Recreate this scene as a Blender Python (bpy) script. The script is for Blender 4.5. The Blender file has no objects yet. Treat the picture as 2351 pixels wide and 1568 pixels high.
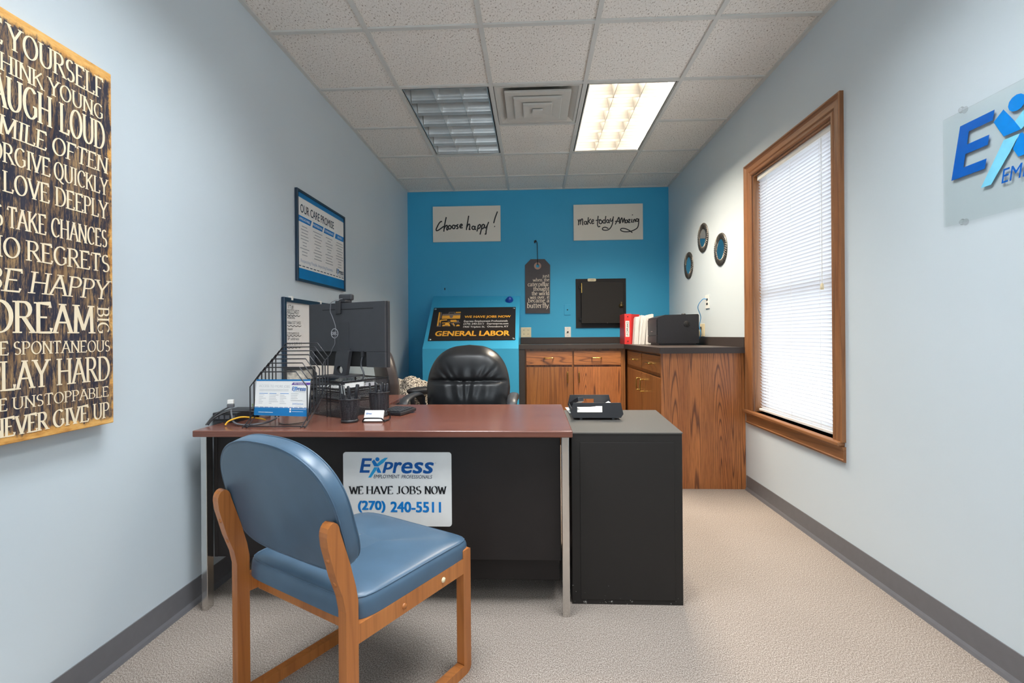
import bpy, bmesh, math, random
from mathutils import Matrix, Vector, noise as mnoise

random.seed(7)
S = bpy.context.scene
COL = S.collection

# ------------------------------------------------------------------ camera
W_PX, H_PX = 2351, 1568
F_PX, YAW, ROLL, CY = 1125.083, 0.04405, -0.00766, 770.51
EYE = Vector((0.0, 0.0, 1.098))
XL, XR, YB, YF, ZC = -1.4065, 1.4933, 5.4596, -1.75, 2.7206
_c, _s, _cr, _sr = math.cos(YAW), math.sin(YAW), math.cos(ROLL), math.sin(ROLL)
_right = Vector((_c, _s, 0)); _fwd = Vector((-_s, _c, 0)); _up = Vector((0, 0, 1))
cam_d = bpy.data.cameras.new('camera')
cam_d.sensor_fit = 'HORIZONTAL'; cam_d.sensor_width = 36.0
cam_d.lens = 36.0 * F_PX / W_PX
cam_d.shift_y = (CY - H_PX / 2) / W_PX
cam_d.clip_start = 0.02
cam = bpy.data.objects.new('camera', cam_d); COL.objects.link(cam)
_x = _cr * _right + _sr * _up; _y = -_sr * _right + _cr * _up; _z = -_fwd
M = Matrix((_x, _y, _z)).transposed().to_4x4(); M.translation = EYE
cam.matrix_world = M
S.camera = cam

# ------------------------------------------------------------------ view, world, lights
S.view_settings.view_transform = 'Standard'
S.view_settings.look = 'None'
S.view_settings.gamma = 1.0
S.view_settings.use_curve_mapping = False
S.view_settings.exposure = 0.12
S.render.film_transparent = False
S.cycles.max_bounces = 10
S.cycles.diffuse_bounces = 6
S.cycles.glossy_bounces = 5
S.cycles.transparent_max_bounces = 16
S.cycles.sample_clamp_indirect = 6.0
S.cycles.caustics_reflective = False
S.cycles.caustics_refractive = False
world = bpy.data.worlds.new('daylight'); S.world = world
world.use_nodes = True
world.node_tree.nodes['Background'].inputs[0].default_value = (0.86, 0.93, 1.0, 1)
world.node_tree.nodes['Background'].inputs[1].default_value = 4.2

def area(name, loc, sx, sy, power, color, spread=180):
    d = bpy.data.lights.new(name, 'AREA'); d.shape = 'RECTANGLE'
    d.size, d.size_y, d.energy, d.color = sx, sy, power, color
    d.spread = math.radians(spread)
    o = bpy.data.objects.new(name, d); COL.objects.link(o); o.location = loc
    return o
T = 0.6096
GX, GY = -0.87434, 2.56042            # ceiling grid origin
LIT_WARM = (1.0, 0.87, 0.70)
LIT_COOL = (0.90, 0.955, 1.0)
WARM_W, COOL_W = 250.0, 105.0
area('troffer_lamp_warm', (GX + 2.5 * T, GY + 2 * T, ZC + 0.128), 0.53, 1.13, WARM_W, LIT_WARM)
area('troffer_lamp_cool', (GX + 0.5 * T, GY - 2 * T, ZC + 0.128), 0.53, 1.13, COOL_W, LIT_COOL)
area('troffer_lamp_cool', (GX + 2.5 * T, GY - 2 * T, ZC + 0.128), 0.53, 1.13, COOL_W, LIT_COOL)
area('troffer_lamp_cool', (GX + 1.5 * T, GY - 6 * T, ZC + 0.128), 0.53, 1.13, COOL_W, LIT_COOL)  # lamp of an unseen fixture, added at the front end to lift brightness

def portal(name, loc, rot, sx, sy):      # guides sampling of the daylight that enters a window opening
    d = bpy.data.lights.new(name, 'AREA'); d.shape = 'RECTANGLE'; d.size, d.size_y = sx, sy; d.cycles.is_portal = True
    o = bpy.data.objects.new(name, d); COL.objects.link(o); o.location = loc; o.rotation_euler = rot
portal('window_portal', (XR + 0.16, 2.95, 1.37), (0, math.pi / 2, 0), 1.7, 1.0)
FWX0, FWX1, FWZ0, FWZ1 = -0.95, 1.15, 0.75, 2.25       # unseen front window, added behind the camera to brighten the room
portal('added_window_portal', ((FWX0 + FWX1) / 2, YF - 0.14, (FWZ0 + FWZ1) / 2), (math.pi / 2, 0, 0), FWX1 - FWX0, FWZ1 - FWZ0)

# ------------------------------------------------------------------ pixel -> point on a real plane
def ray(u, v):
    a = (u - W_PX / 2) / F_PX; b = (v - CY) / F_PX
    return (_cr * a + _sr * b) * _right + _fwd + (_sr * a - _cr * b) * _up
def at(u, v, x=None, y=None, z=None):
    d = ray(u, v)
    t = (x - EYE.x) / d.x if x is not None else (y - EYE.y) / d.y if y is not None else (z - EYE.z) / d.z
    return EYE + t * d
def frame(o, X, Y):
    X = Vector(X).normalized(); Y = Vector(Y).normalized(); N = X.cross(Y).normalized(); Y = N.cross(X)
    m = Matrix((X, Y, N)).transposed().to_4x4(); m.translation = Vector(o); return m
def fp(m, u, v):
    """pixel -> local (x, y) on the plane of frame m"""
    d = ray(u, v); n = m.to_3x3() @ Vector((0, 0, 1)); p = m.translation
    t = (p - EYE).dot(n) / d.dot(n)
    q = m.inverted() @ (EYE + t * d)
    return q.x, q.y
def fbox(m, u0, v0, u1, v1):
    a = fp(m, u0, v0); b = fp(m, u1, v1)
    return (min(a[0], b[0]), min(a[1], b[1]), max(a[0], b[0]), max(a[1], b[1]))

# ------------------------------------------------------------------ materials
def lin(c):
    return tuple((x / 255 / 12.92 if x / 255 <= 0.04045 else ((x / 255 + 0.055) / 1.055) ** 2.4) for x in c)
MATS = {}
class NB:
    def __init__(s, name):
        s.m = bpy.data.materials.new(name); s.m.use_nodes = True
        s.nt = s.m.node_tree; s.b = s.nt.nodes['Principled BSDF']; s.out = s.nt.nodes['Material Output']
    def n(s, t, **k):
        nd = s.nt.nodes.new(t)
        for a, v in k.items():
            setattr(nd, a, v)
        return nd
    def l(s, a, b): s.nt.links.new(a, b)
    def coord(s, scale=(1, 1, 1), rot=(0, 0, 0)):
        tc = s.n('ShaderNodeTexCoord'); mp = s.n('ShaderNodeMapping')
        mp.inputs['Scale'].default_value = scale; mp.inputs['Rotation'].default_value = rot
        s.l(tc.outputs['Object'], mp.inputs['Vector']); return mp.outputs['Vector']
    def noise(s, vec, scale, detail=3, rough=0.5, dist=0.0):
        nd = s.n('ShaderNodeTexNoise'); nd.inputs['Scale'].default_value = scale
        nd.inputs['Detail'].default_value = detail; nd.inputs['Roughness'].default_value = rough
        nd.inputs['Distortion'].default_value = dist
        s.l(vec, nd.inputs['Vector']); return nd.outputs['Fac']
    def ramp(s, fac, stops, interp='LINEAR'):
        r = s.n('ShaderNodeValToRGB'); r.color_ramp.interpolation = interp
        e = r.color_ramp.elements
        while len(e) < len(stops): e.new(0.5)
        for el, (p, c) in zip(e, stops):
            el.position = p; el.color = (*c, 1) if len(c) == 3 else c
        s.l(fac, r.inputs['Fac']); return r.outputs['Color']
    def math(s, op, a, b=None, clamp=False):
        nd = s.n('ShaderNodeMath', operation=op); nd.use_clamp = clamp
        for i, x in enumerate((a, b)):
            if x is None: continue
            if isinstance(x, (int, float)): nd.inputs[i].default_value = x
            else: s.l(x, nd.inputs[i])
        return nd.outputs[0]
    def mix(s, fac, a, b, kind='MIX'):
        nd = s.n('ShaderNodeMix', data_type='RGBA', blend_type=kind)
        for key, x in ((0, fac), (6, a), (7, b)):
            if isinstance(x, (int, float)): nd.inputs[key].default_value = x
            elif isinstance(x, tuple): nd.inputs[key].default_value = (*x, 1)
            else: s.l(x, nd.inputs[key])
        return nd.outputs[2]
    def bump(s, h, strength=0.2, dist=0.002):
        b = s.n('ShaderNodeBump'); b.inputs['Strength'].default_value = strength
        b.inputs['Distance'].default_value = dist; s.l(h, b.inputs['Height'])
        s.l(b.outputs['Normal'], s.b.inputs['Normal'])
    def set(s, rough=0.5, metal=0.0, spec=0.5, color=None):
        s.b.inputs['Roughness'].default_value = rough; s.b.inputs['Metallic'].default_value = metal
        s.b.inputs['Specular IOR Level'].default_value = spec
        if color is not None:
            if isinstance(color, tuple): s.b.inputs['Base Color'].default_value = (*color, 1)
            else: s.l(color, s.b.inputs['Base Color'])
        return s.m
def plain(name, rgb, rough=0.5, metal=0.0, spec=0.5, var=0.06, vscale=30, bump=0.0, bscale=400):
    """sRGB colour with a little procedural variation"""
    if name in MATS: return MATS[name]
    k = NB(name); v = k.coord(); c = lin(rgb)
    f = k.noise(v, vscale, 3)
    col = k.ramp(f, [(0.3, tuple(x * (1 - var) for x in c)), (0.7, tuple(min(1, x * (1 + var)) for x in c))])
    if bump:
        k.bump(k.noise(v, bscale, 2), bump, 0.001)
    MATS[name] = k.set(rough, metal, spec, col); return MATS[name]

def wood(name, light, mid, dark, axis='z', freq=10.0, lines=9.0, rough=0.38, dark_amt=0.55, stretch=0.12, slope=14.0):
    if name in MATS: return MATS[name]
    k = NB(name)
    sc = {'z': (1, 1, stretch), 'x': (stretch, 1, 1), 'y': (1, stretch, 1)}[axis]
    v = k.coord(sc)
    base = k.noise(v, freq, 1.5, 0.4, 0.0)
    sp = k.n('ShaderNodeSeparateXYZ'); k.l(k.coord((1, 1, 1)), sp.inputs[0])
    across = k.math('ADD', sp.outputs['Z' if axis != 'z' else 'X'], sp.outputs['X' if axis == 'y' else 'Y'])
    fr = k.math('FRACT', k.math('ADD', k.math('MULTIPLY', base, lines), k.math('MULTIPLY', across, slope)))
    lineC = k.ramp(fr, [(0.0, (1, 1, 1)), (0.09, (0.95, 0.95, 0.95)), (0.22, (0.12, 0.12, 0.12)), (0.70, (0, 0, 0)), (0.92, (0.25, 0.25, 0.25)), (1.0, (1, 1, 1))])
    fine_sc = {'z': (1, 1, 0.03), 'x': (0.03, 1, 1), 'y': (1, 0.03, 1)}[axis]
    fine = k.noise(k.coord(fine_sc), 260, 3, 0.6)
    broad = k.noise(v, freq * 0.7, 2)
    c1 = k.ramp(broad, [(0.3, lin(mid)), (0.7, lin(light))])
    c2 = k.mix(k.math('MULTIPLY', lineC, dark_amt), c1, lin(dark))
    c3 = k.mix(k.math('MULTIPLY', k.ramp(fine, [(0.45, (0, 0, 0)), (0.7, (1, 1, 1))]), dark_amt * 0.7), c2, lin(dark))
    k.bump(fine, 0.05, 0.001)
    MATS[name] = k.set(rough, 0, 0.5, c3); return MATS[name]

def speckle(name, stops, scale, rough=0.9, bump=0.3, stretch=(1, 1, 1), detail=2, patch=0.0, bdist=0.002):
    if name in MATS: return MATS[name]
    k = NB(name); v = k.coord(stretch)
    f = k.noise(v, scale, detail, 0.6)
    col = k.ramp(f, [(p, lin(c)) for p, c in stops])
    if patch:
        col = k.mix(patch, col, k.ramp(k.noise(k.coord(), 3.0, 3), [(0.35, (0.55, 0.52, 0.5)), (0.65, (1, 1, 1))]), 'MULTIPLY')
    if bump: k.bump(f, bump, bdist)
    MATS[name] = k.set(rough, 0, 0.2, col); return MATS[name]

def paint(name, rgb, bump=0.06):
    k = NB(name); v = k.coord(); c = lin(rgb)
    col = k.ramp(k.noise(v, 1.3, 3), [(0.3, tuple(x * 0.975 for x in c)), (0.7, tuple(x * 1.02 for x in c))])
    k.bump(k.noise(v, 160, 3), bump, 0.001)
    return k.set(0.42, 0, 0.35, col)

def mesh_metal(name, open_amt=0.45, scale=420):
    k = NB(name); v = k.coord()
    vo = k.n('ShaderNodeTexVoronoi'); vo.inputs['Scale'].default_value = scale; k.l(v, vo.inputs['Vector'])
    hole = k.math('LESS_THAN', vo.outputs['Distance'], open_amt)
    tr = k.n('ShaderNodeBsdfTransparent'); mx = k.n('ShaderNodeMixShader')
    k.l(hole, mx.inputs[0]); k.l(k.b.outputs[0], mx.inputs[1]); k.l(tr.outputs[0], mx.inputs[2])
    k.l(mx.outputs[0], k.out.inputs[0])
    return k.set(0.4, 0.1, 0.5, lin((62, 62, 66)))

WALL = paint('pale_blue_grey_paint', (203, 213, 219))
BLUE = paint('bright_blue_paint', (62, 166, 210), 0.04)
BLUE2 = BLUE
BASEB = plain('grey_vinyl_baseboard', (104, 103, 106), 0.42, var=0.04)
CARPET = speckle('beige_grey_carpet', [(0.30, (76, 67, 60)), (0.43, (130, 118, 109)), (0.57, (161, 149, 139)), (0.72, (206, 196, 186))], 330, 1.0, 0.12, (1, 0.6, 1), 3, 0.10, 0.002)
def tile_mat():
    k = NB('fissured_ceiling_tile'); v = k.coord((1, 0.55, 1), (0, 0, 0.5))
    f = k.noise(v, 130, 3, 0.65)
    big = k.noise(k.coord(), 2.2, 2)
    pit = k.ramp(f, [(0.345, lin((128, 116, 104))), (0.40, lin((228, 222, 214))), (0.62, lin((240, 236, 230)))])
    col = k.mix(0.3, pit, k.ramp(big, [(0.35, (0.92, 0.91, 0.90)), (0.65, (1, 1, 1))]), 'MULTIPLY')
    k.bump(f, 0.5, 0.004)
    return k.set(0.95, 0, 0.1, col)
TILE = tile_mat()
GRID = plain('ceiling_grid_enamel', (206, 205, 200), 0.5, var=0.02)
DESK = wood('mahogany_laminate', (124, 78, 64), (112, 68, 55), (84, 49, 40), 'x', 14, 14, 0.22, 0.35, 0.05)
ROSE = wood('rosewood_laminate', (196, 126, 72), (176, 105, 56), (78, 43, 30), 'z', 6.5, 44, 0.33, 0.8, 0.045, 44)
ROSE_H = wood('rosewood_laminate_cross', (186, 122, 70), (166, 102, 56), (80, 46, 32), 'x', 8, 16, 0.33, 0.7, 0.08)
ROSE_Y = wood('rosewood_laminate_side', (150, 100, 54), (132, 82, 42), (78, 46, 28), 'y', 7, 10, 0.33, 0.6, 0.16)
ROSE_D = wood('rosewood_laminate_plain', (166, 110, 58), (148, 92, 48), (92, 52, 30), 'z', 9, 11, 0.35, 0.6, 0.04)
TRIMW = wood('stained_window_trim', (152, 104, 66), (136, 88, 52), (88, 54, 32), 'z', 16, 6, 0.4, 0.4, 0.05)
TRIMY = wood('stained_window_trim_sill', (152, 104, 66), (136, 88, 52), (88, 54, 32), 'y', 16, 6, 0.4, 0.4, 0.05)
CHAIRW = wood('oak_chair_wood', (184, 116, 60), (166, 98, 46), (120, 66, 30), 'z', 12, 6, 0.35, 0.3, 0.07)
VINYL = plain('blue_vinyl_upholstery', (68, 92, 113), 0.36, var=0.1, vscale=9, bump=0.1, bscale=500)
BLACKM = plain('black_painted_steel', (38, 34, 33), 0.4, spec=0.22, var=0.1, vscale=6)
def scuffed():
    k = NB('scuffed_black_steel'); v = k.coord()
    f = k.noise(v, 55, 4, 0.7)
    sep = k.n('ShaderNodeSeparateXYZ'); tc = k.n('ShaderNodeTexCoord'); k.l(tc.outputs['Object'], sep.inputs[0])
    low = k.ramp(sep.outputs['Z'], [(0.0, (1, 1, 1)), (0.05, (0.4, 0.4, 0.4)), (0.14, (0, 0, 0))])
    chip = k.math('GREATER_THAN', k.math('ADD', f, k.math('MULTIPLY', low, 0.13)), 0.745)
    col = k.mix(chip, lin((40, 37, 35)), lin((170, 166, 160)))
    return k.set(0.45, 0, 0.22, col)
SCUFF = scuffed()
DARKTOP = speckle('charcoal_laminate', [(0.3, (80, 78, 74)), (0.7, (94, 91, 87))], 400, 0.42, 0.05)
COUNTER = speckle('brown_black_laminate', [(0.3, (58, 52, 50)), (0.7, (74, 66, 63))], 300, 0.36, 0.05)
CHROME = plain('chrome', (214, 212, 208), 0.16, 1.0, var=0.02)
BRASS = plain('brass', (206, 168, 92), 0.22, 1.0, var=0.05)
LEATHER = plain('black_leather', (36, 37, 39), 0.34, var=0.12, vscale=14, bump=0.22, bscale=320)
BLACKP = plain('black_plastic', (40, 40, 43), 0.42, var=0.06)
BLACKG = plain('satin_dark_grey_plastic', (51, 52, 56), 0.45, var=0.05)
GREYP = plain('mid_grey_plastic', (92, 93, 97), 0.5)
DARKBR = plain('dark_brown_plastic', (74, 63, 60), 0.4)
WIRE = plain('black_wire', (44, 44, 48), 0.28, 0.3)
MESHM = mesh_metal('black_wire_mesh', 0.50, 560)
WHITE = plain('white_paper', (232, 231, 228), 0.7, var=0.015)
CREAM = plain('cream_board', (232, 226, 214), 0.25, var=0.02, vscale=4)
IVORY = plain('ivory_plastic', (226, 212, 176), 0.4, var=0.03)
WHITEP = plain('white_plastic', (234, 232, 226), 0.4, var=0.02)
INK = plain('black_ink', (22, 22, 24), 0.4)
BLUEINK = plain('logo_dark_blue', (0, 84, 158), 0.35)
MIDINK = plain('logo_mid_blue', (0, 122, 200), 0.35)
CYANINK = plain('logo_light_blue', (40, 164, 218), 0.35)
PALECY = plain('logo_pale_cyan', (130, 214, 244), 0.35)
NAVY = plain('navy_frame', (24, 46, 66), 0.35)
POSTB = plain('poster_blue', (14, 112, 172), 0.3, var=0.12, vscale=7)
GREYINK = plain('grey_ink', (150, 152, 156), 0.5)
PALEINK = plain('pale_grey_ink', (186, 186, 188), 0.5)
PURPLE = plain('purple_ink', (98, 62, 148), 0.4)
YEL = plain('amber_ink', (236, 172, 56), 0.4)
RED = plain('red_vinyl', (204, 48, 46), 0.4)
GREYTAG = plain('charcoal_tag_board', (70, 66, 70), 0.6)
LETTER = plain('cream_lettering', (240, 222, 190), 0.6, var=0.05)
TAGTXT = plain('tag_lettering', (222, 212, 196), 0.6)
BROWNR = plain('eyelet_tan', (158, 132, 120), 0.6)
HOLE = plain('dark_recess', (10, 10, 11), 0.7)
def glassy(name, tint, rough=0.03, alpha=0.3):
    k = NB(name)
    tr = k.n('ShaderNodeBsdfTransparent'); tr.inputs[0].default_value = (*tint, 1)
    gl = k.n('ShaderNodeBsdfGlossy'); gl.inputs['Roughness'].default_value = rough
    lw = k.n('ShaderNodeLayerWeight'); lw.inputs['Blend'].default_value = 0.12
    fr = k.n('ShaderNodeMath', operation='MULTIPLY'); fr.inputs[1].default_value = 0.45; k.l(lw.outputs['Fresnel'], fr.inputs[0])
    mx = k.n('ShaderNodeMixShader'); k.l(fr.outputs[0], mx.inputs[0]); k.l(tr.outputs[0], mx.inputs[1]); k.l(gl.outputs[0], mx.inputs[2])
    k.l(mx.outputs[0], k.out.inputs[0]); return k.m
GLASS = glassy('clear_glass', (0.96, 0.98, 0.98))
ACRYL = glassy('greenish_acrylic', (0.975, 0.988, 0.984))
MIRROR = plain('mirror_silvering', (235, 238, 240), 0.02, 1.0, var=0.0)
def translucent(name, rgb, amt):
    k = NB(name); t = k.n('ShaderNodeBsdfTranslucent'); t.inputs[0].default_value = (*lin(rgb), 1)
    mx = k.n('ShaderNodeMixShader'); mx.inputs[0].default_value = amt
    k.l(k.b.outputs[0], mx.inputs[1]); k.l(t.outputs[0], mx.inputs[2]); k.l(mx.outputs[0], k.out.inputs[0])
    return k.set(0.45, 0, 0.4, lin(rgb))
BLIND = translucent('white_blind_slat', (226, 226, 230), 0.30)
LOUVER_ON = plain('satin_louver', (118, 116, 112), 0.4, 0.85, var=0.0)
LOUVER = plain('mirrored_louver', (206, 206, 204), 0.3, 0.7, var=0.02)
ENAMEL = plain('white_enamel_housing', (226, 224, 218), 0.4, var=0.01)
VENT = plain('painted_vent_metal', (200, 197, 190), 0.5, var=0.02)
TUBE = plain('unlit_fluorescent_tube', (226, 226, 224), 0.3)
def canvas_mat():
    k = NB('distressed_navy_print'); v = k.coord((1, 1, 0.13)); v2 = k.coord()
    scr = k.noise(v, 150, 6, 0.75, 0.3)
    big = k.noise(v2, 7, 4, 0.6)
    navy = k.ramp(k.noise(v, 20, 4), [(0.3, lin((30, 33, 50))), (0.7, lin((52, 52, 64)))])
    tan = k.ramp(k.noise(v, 60, 3), [(0.3, lin((112, 82, 56))), (0.6, lin((176, 142, 98)))])
    m = k.ramp(k.math('ADD', scr, k.math('MULTIPLY', k.math('SUBTRACT', big, 0.5), 0.35)), [(0.47, (0, 0, 0)), (0.60, (0.8, 0.8, 0.8))])
    inner = k.mix(m, navy, tan)
    # worn amber border
    sep = k.n('ShaderNodeSeparateXYZ'); tc = k.n('ShaderNodeTexCoord'); k.l(tc.outputs['Object'], sep.inputs[0])
    return k, inner, sep, scr, v
CANVAS = None

# ------------------------------------------------------------------ mesh builder
I4 = Matrix.Identity(4)
def TR(x, y, z): return Matrix.Translation((x, y, z))
def RZ(a): return Matrix.Rotation(a, 4, 'Z')
class MB:
    def __init__(s, m=None): s.v = []; s.f = []; s.i = []; s.M = m or I4; s.sm = []
    def add(s, pts, faces, mi=0, smooth=False):
        o = len(s.v); s.v += [s.M @ Vector(p) for p in pts]
        for f in faces: s.f.append([o + k for k in f]); s.i.append(mi); s.sm.append(smooth)
    def poly(s, pts, mi=0): s.add(pts, [list(range(len(pts)))], mi)
    def box(s, x0, x1, y0, y1, z0, z1, mi=0):
        s.add([(x0, y0, z0), (x1, y0, z0), (x1, y1, z0), (x0, y1, z0), (x0, y0, z1), (x1, y0, z1), (x1, y1, z1), (x0, y1, z1)],
              [(3, 2, 1, 0), (4, 5, 6, 7), (0, 1, 5, 4), (1, 2, 6, 5), (2, 3, 7, 6), (3, 0, 4, 7)], mi)
    def prism(s, pts, z0, z1, mi=0, smooth=False):
        """closed xy outline (ccw) extruded along local z"""
        n = len(pts)
        s.add([(x, y, z0) for x, y in pts] + [(x, y, z1) for x, y in pts],
              [list(range(n))[::-1], list(range(n, 2 * n))], mi)
        s.add([(x, y, z0) for x, y in pts] + [(x, y, z1) for x, y in pts],
              [(k, (k + 1) % n, n + (k + 1) % n, n + k) for k in range(n)], mi, smooth)
    def ring_prism(s, outer, inner, z0, z1, mi=0):
        n = len(outer); P = [(x, y, z) for z in (z0, z1) for lp in (outer, inner) for x, y in lp]
        F = []
        for k in range(n):
            j = (k + 1) % n
            F += [(k, j, n + j, n + k)[::-1], (2 * n + k, 2 * n + j, 3 * n + j, 3 * n + k), (k, j, 2 * n + j, 2 * n + k), (n + k, n + j, 3 * n + j, 3 * n + k)[::-1]]
        s.add(P, F, mi)
    def tube(s, pts, r, n=8, closed=False, mi=0, cap=True):
        pts = [Vector(p) for p in pts]; N = len(pts); rings = []; up = None
        for k, p in enumerate(pts):
            a = pts[(k - 1) % N] if (closed or k > 0) else p
            b = pts[(k + 1) % N] if (closed or k < N - 1) else p
            t = (b - a)
            t = t.normalized() if t.length > 1e-9 else Vector((0, 0, 1))
            if up is None:
                up = t.orthogonal().normalized()
            up = (up - t * up.dot(t))
            up = up.normalized() if up.length > 1e-6 else t.orthogonal().normalized()
            w = t.cross(up); rr = r[k] if isinstance(r, (list, tuple)) else r
            rings.append([p + rr * (math.cos(2 * math.pi * q / n) * up + math.sin(2 * math.pi * q / n) * w) for q in range(n)])
        P = [x for rg in rings for x in rg]; F = []
        for k in range(N if closed else N - 1):
            k2 = (k + 1) % N
            for q in range(n):
                q2 = (q + 1) % n; F.append((k * n + q, k * n + q2, k2 * n + q2, k2 * n + q))
        s.add(P, F, mi, True)
        if cap and not closed:
            s.add(rings[0], [list(range(n))[::-1]], mi); s.add(rings[-1], [list(range(n))], mi)
    def lathe(s, prof, n=24, mi=0, smooth=True):
        """profile [(r, z)] around local z"""
        P = [(r * math.cos(2 * math.pi * q / n), r * math.sin(2 * math.pi * q / n), z) for r, z in prof for q in range(n)]
        F = [(k * n + q, k * n + (q + 1) % n, (k + 1) * n + (q + 1) % n, (k + 1) * n + q) for k in range(len(prof) - 1) for q in range(n)]
        s.add(P, F, mi, smooth)
        for k, rev in ((0, True), (len(prof) - 1, False)):
            if prof[k][0] > 1e-5:
                q = P[k * n:(k + 1) * n]; s.add(q, [list(range(n))[::-1] if rev else list(range(n))], mi)
    def grid(s, fn, nu, nv, mi=0, smooth=True, wrap=False):
        P = [fn(i / nu, j / nv) for j in range(nv + 1) for i in range(nu + (0 if wrap else 1))]
        w = nu + (0 if wrap else 1); F = []
        for j in range(nv):
            for i in range(nu):
                i2 = (i + 1) % w; F.append((j * w + i, j * w + i2, (j + 1) * w + i2, (j + 1) * w + i))
        s.add(P, F, mi, smooth)
    def build(s, name, mats, parent=None, bevel=0, seg=2, smooth=False, weld=False, origin=None, subsurf=0):
        me = bpy.data.meshes.new(name)
        root = parent
        while root is not None and root.parent is not None: root = root.parent
        if root is not None: inv = root.matrix_basis.inverted()
        elif origin is not None: inv = Matrix.Translation(-Vector(origin))
        else: inv = I4
        me.from_pydata([tuple(inv @ p) for p in s.v], [], s.f)
        for m in (mats if isinstance(mats, (list, tuple)) else [mats]): me.materials.append(m)
        for p, mi, sm in zip(me.polygons, s.i, s.sm):
            p.material_index = mi; p.use_smooth = sm or smooth
        if weld:
            bm = bmesh.new(); bm.from_mesh(me); bmesh.ops.remove_doubles(bm, verts=bm.verts, dist=1e-5)
            bmesh.ops.recalc_face_normals(bm, faces=bm.faces); bm.to_mesh(me); bm.free()
        me.update()
        o = bpy.data.objects.new(name, me); COL.objects.link(o)
        if parent is not None: o.parent = parent
        elif origin is not None: o.location = origin
        if bevel:
            b = o.modifiers.new('bevel', 'BEVEL'); b.width = bevel; b.segments = seg; b.limit_method = 'ANGLE'
            b.angle_limit = math.radians(40)
        if subsurf:
            b = o.modifiers.new('subsurf', 'SUBSURF'); b.levels = b.render_levels = subsurf
        return o
def tag(o, label, cat, group=None):
    o['label'] = label; o['category'] = cat
    if group: o['group'] = group
    return o
def thing(name, label, cat, loc=(0, 0, 0), rz=0.0, group=None):
    o = bpy.data.objects.new(name, None); COL.objects.link(o); o.empty_display_size = 0.05
    o.location = loc; o.rotation_euler = (0, 0, rz)
    o.matrix_basis = Matrix.Translation(loc) @ RZ(rz)
    return tag(o, label, cat, group)
def struct(o): o['kind'] = 'structure'; return o
def copy_thing(o, loc, rz=None, label=None):
    r = o.copy(); COL.objects.link(r); r.location = loc
    if rz is not None: r.rotation_euler = (0, 0, rz)
    if label: r['label'] = label
    for ch in list(o.children):
        c = ch.copy(); COL.objects.link(c); c.parent = r
        for g in list(ch.children):
            d = g.copy(); COL.objects.link(d); d.parent = c
    return r
def arc(cx, cy, rx, ry, a0, a1, n=10):
    return [(cx + rx * math.cos(math.radians(a0 + (a1 - a0) * k / n)), cy + ry * math.sin(math.radians(a0 + (a1 - a0) * k / n))) for k in range(n + 1)]
def rrect(x0, y0, x1, y1, r, n=5):
    return (arc(x1 - r, y0 + r, r, r, -90, 0, n) + arc(x1 - r, y1 - r, r, r, 0, 90, n) + arc(x0 + r, y1 - r, r, r, 90, 180, n) + arc(x0 + r, y0 + r, r, r, 180, 270, n))
def smooth_path(pts, sub=5):
    P = [Vector(p) for p in pts]; out = []
    for k in range(len(P) - 1):
        a = P[max(k - 1, 0)]; b = P[k]; c = P[k + 1]; d = P[min(k + 2, len(P) - 1)]
        for q in range(sub):
            t = q / sub
            out.append(0.5 * ((2 * b) + (-a + c) * t + (2 * a - 5 * b + 4 * c - d) * t * t + (-a + 3 * b - 3 * c + d) * t ** 3))
    return out + [P[-1]]

# ------------------------------------------------------------------ lettering
_tc = {}
def glyphs(s, bold=0.0, shear=0.0):
    key = (s, bold, shear)
    if key not in _tc:
        cu = bpy.data.curves.new('lettering', 'FONT'); cu.body = s; cu.offset = bold; cu.shear = shear
        cu.resolution_u = 3; cu.size = 1.0
        ob = bpy.data.objects.new('lettering', cu); COL.objects.link(ob)
        dg = bpy.context.evaluated_depsgraph_get()
        me = bpy.data.meshes.new_from_object(ob.evaluated_get(dg))
        V = [(v.co.x, v.co.y) for v in me.vertices]; F = [list(p.vertices) for p in me.polygons]
        bpy.data.objects.remove(ob); bpy.data.curves.remove(cu); bpy.data.meshes.remove(me)
        _tc[key] = (V, F)
    return _tc[key]
def text(mb, s, box, z=0.0008, mi=0, bold=0.0, shear=0.0, turn=False, keep=False):
    """lettering fitted to box (x0, y0, x1, y1) in mb's own plane; heavier weights are drawn as several close passes"""
    if bold > 0:
        d = bold * ((box[2] - box[0]) if turn else (box[3] - box[1])) * 0.95
        x0, y0, x1, y1 = box; d = min(d, (x1 - x0) * .1, (y1 - y0) * .1)
        for k, (ax, ay) in enumerate(((0, 0), (1, 1), (0, 1), (1, 0))):
            text(mb, s, (x0 + 2 * d * ax, y0 + 2 * d * ay * .7, x1 - 2 * d * (1 - ax), y1 - 2 * d * (1 - ay) * .7), z + k * 3e-5, mi, 0.0, shear, turn)
        return
    V, F = glyphs(s, bold, shear)
    a0 = min(p[0] for p in V); a1 = max(p[0] for p in V); b0 = min(p[1] for p in V); b1 = max(p[1] for p in V)
    x0, y0, x1, y1 = box
    if turn:     # reads upward
        P = [(x1 - (q - b0) / (b1 - b0) * (x1 - x0), y0 + (p - a0) / (a1 - a0) * (y1 - y0), z) for p, q in V]
    else:
        P = [(x0 + (p - a0) / (a1 - a0) * (x1 - x0), y0 + (q - b0) / (b1 - b0) * (y1 - y0), z) for p, q in V]
    mb.add(P, F, mi)
A_ = arc
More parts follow.
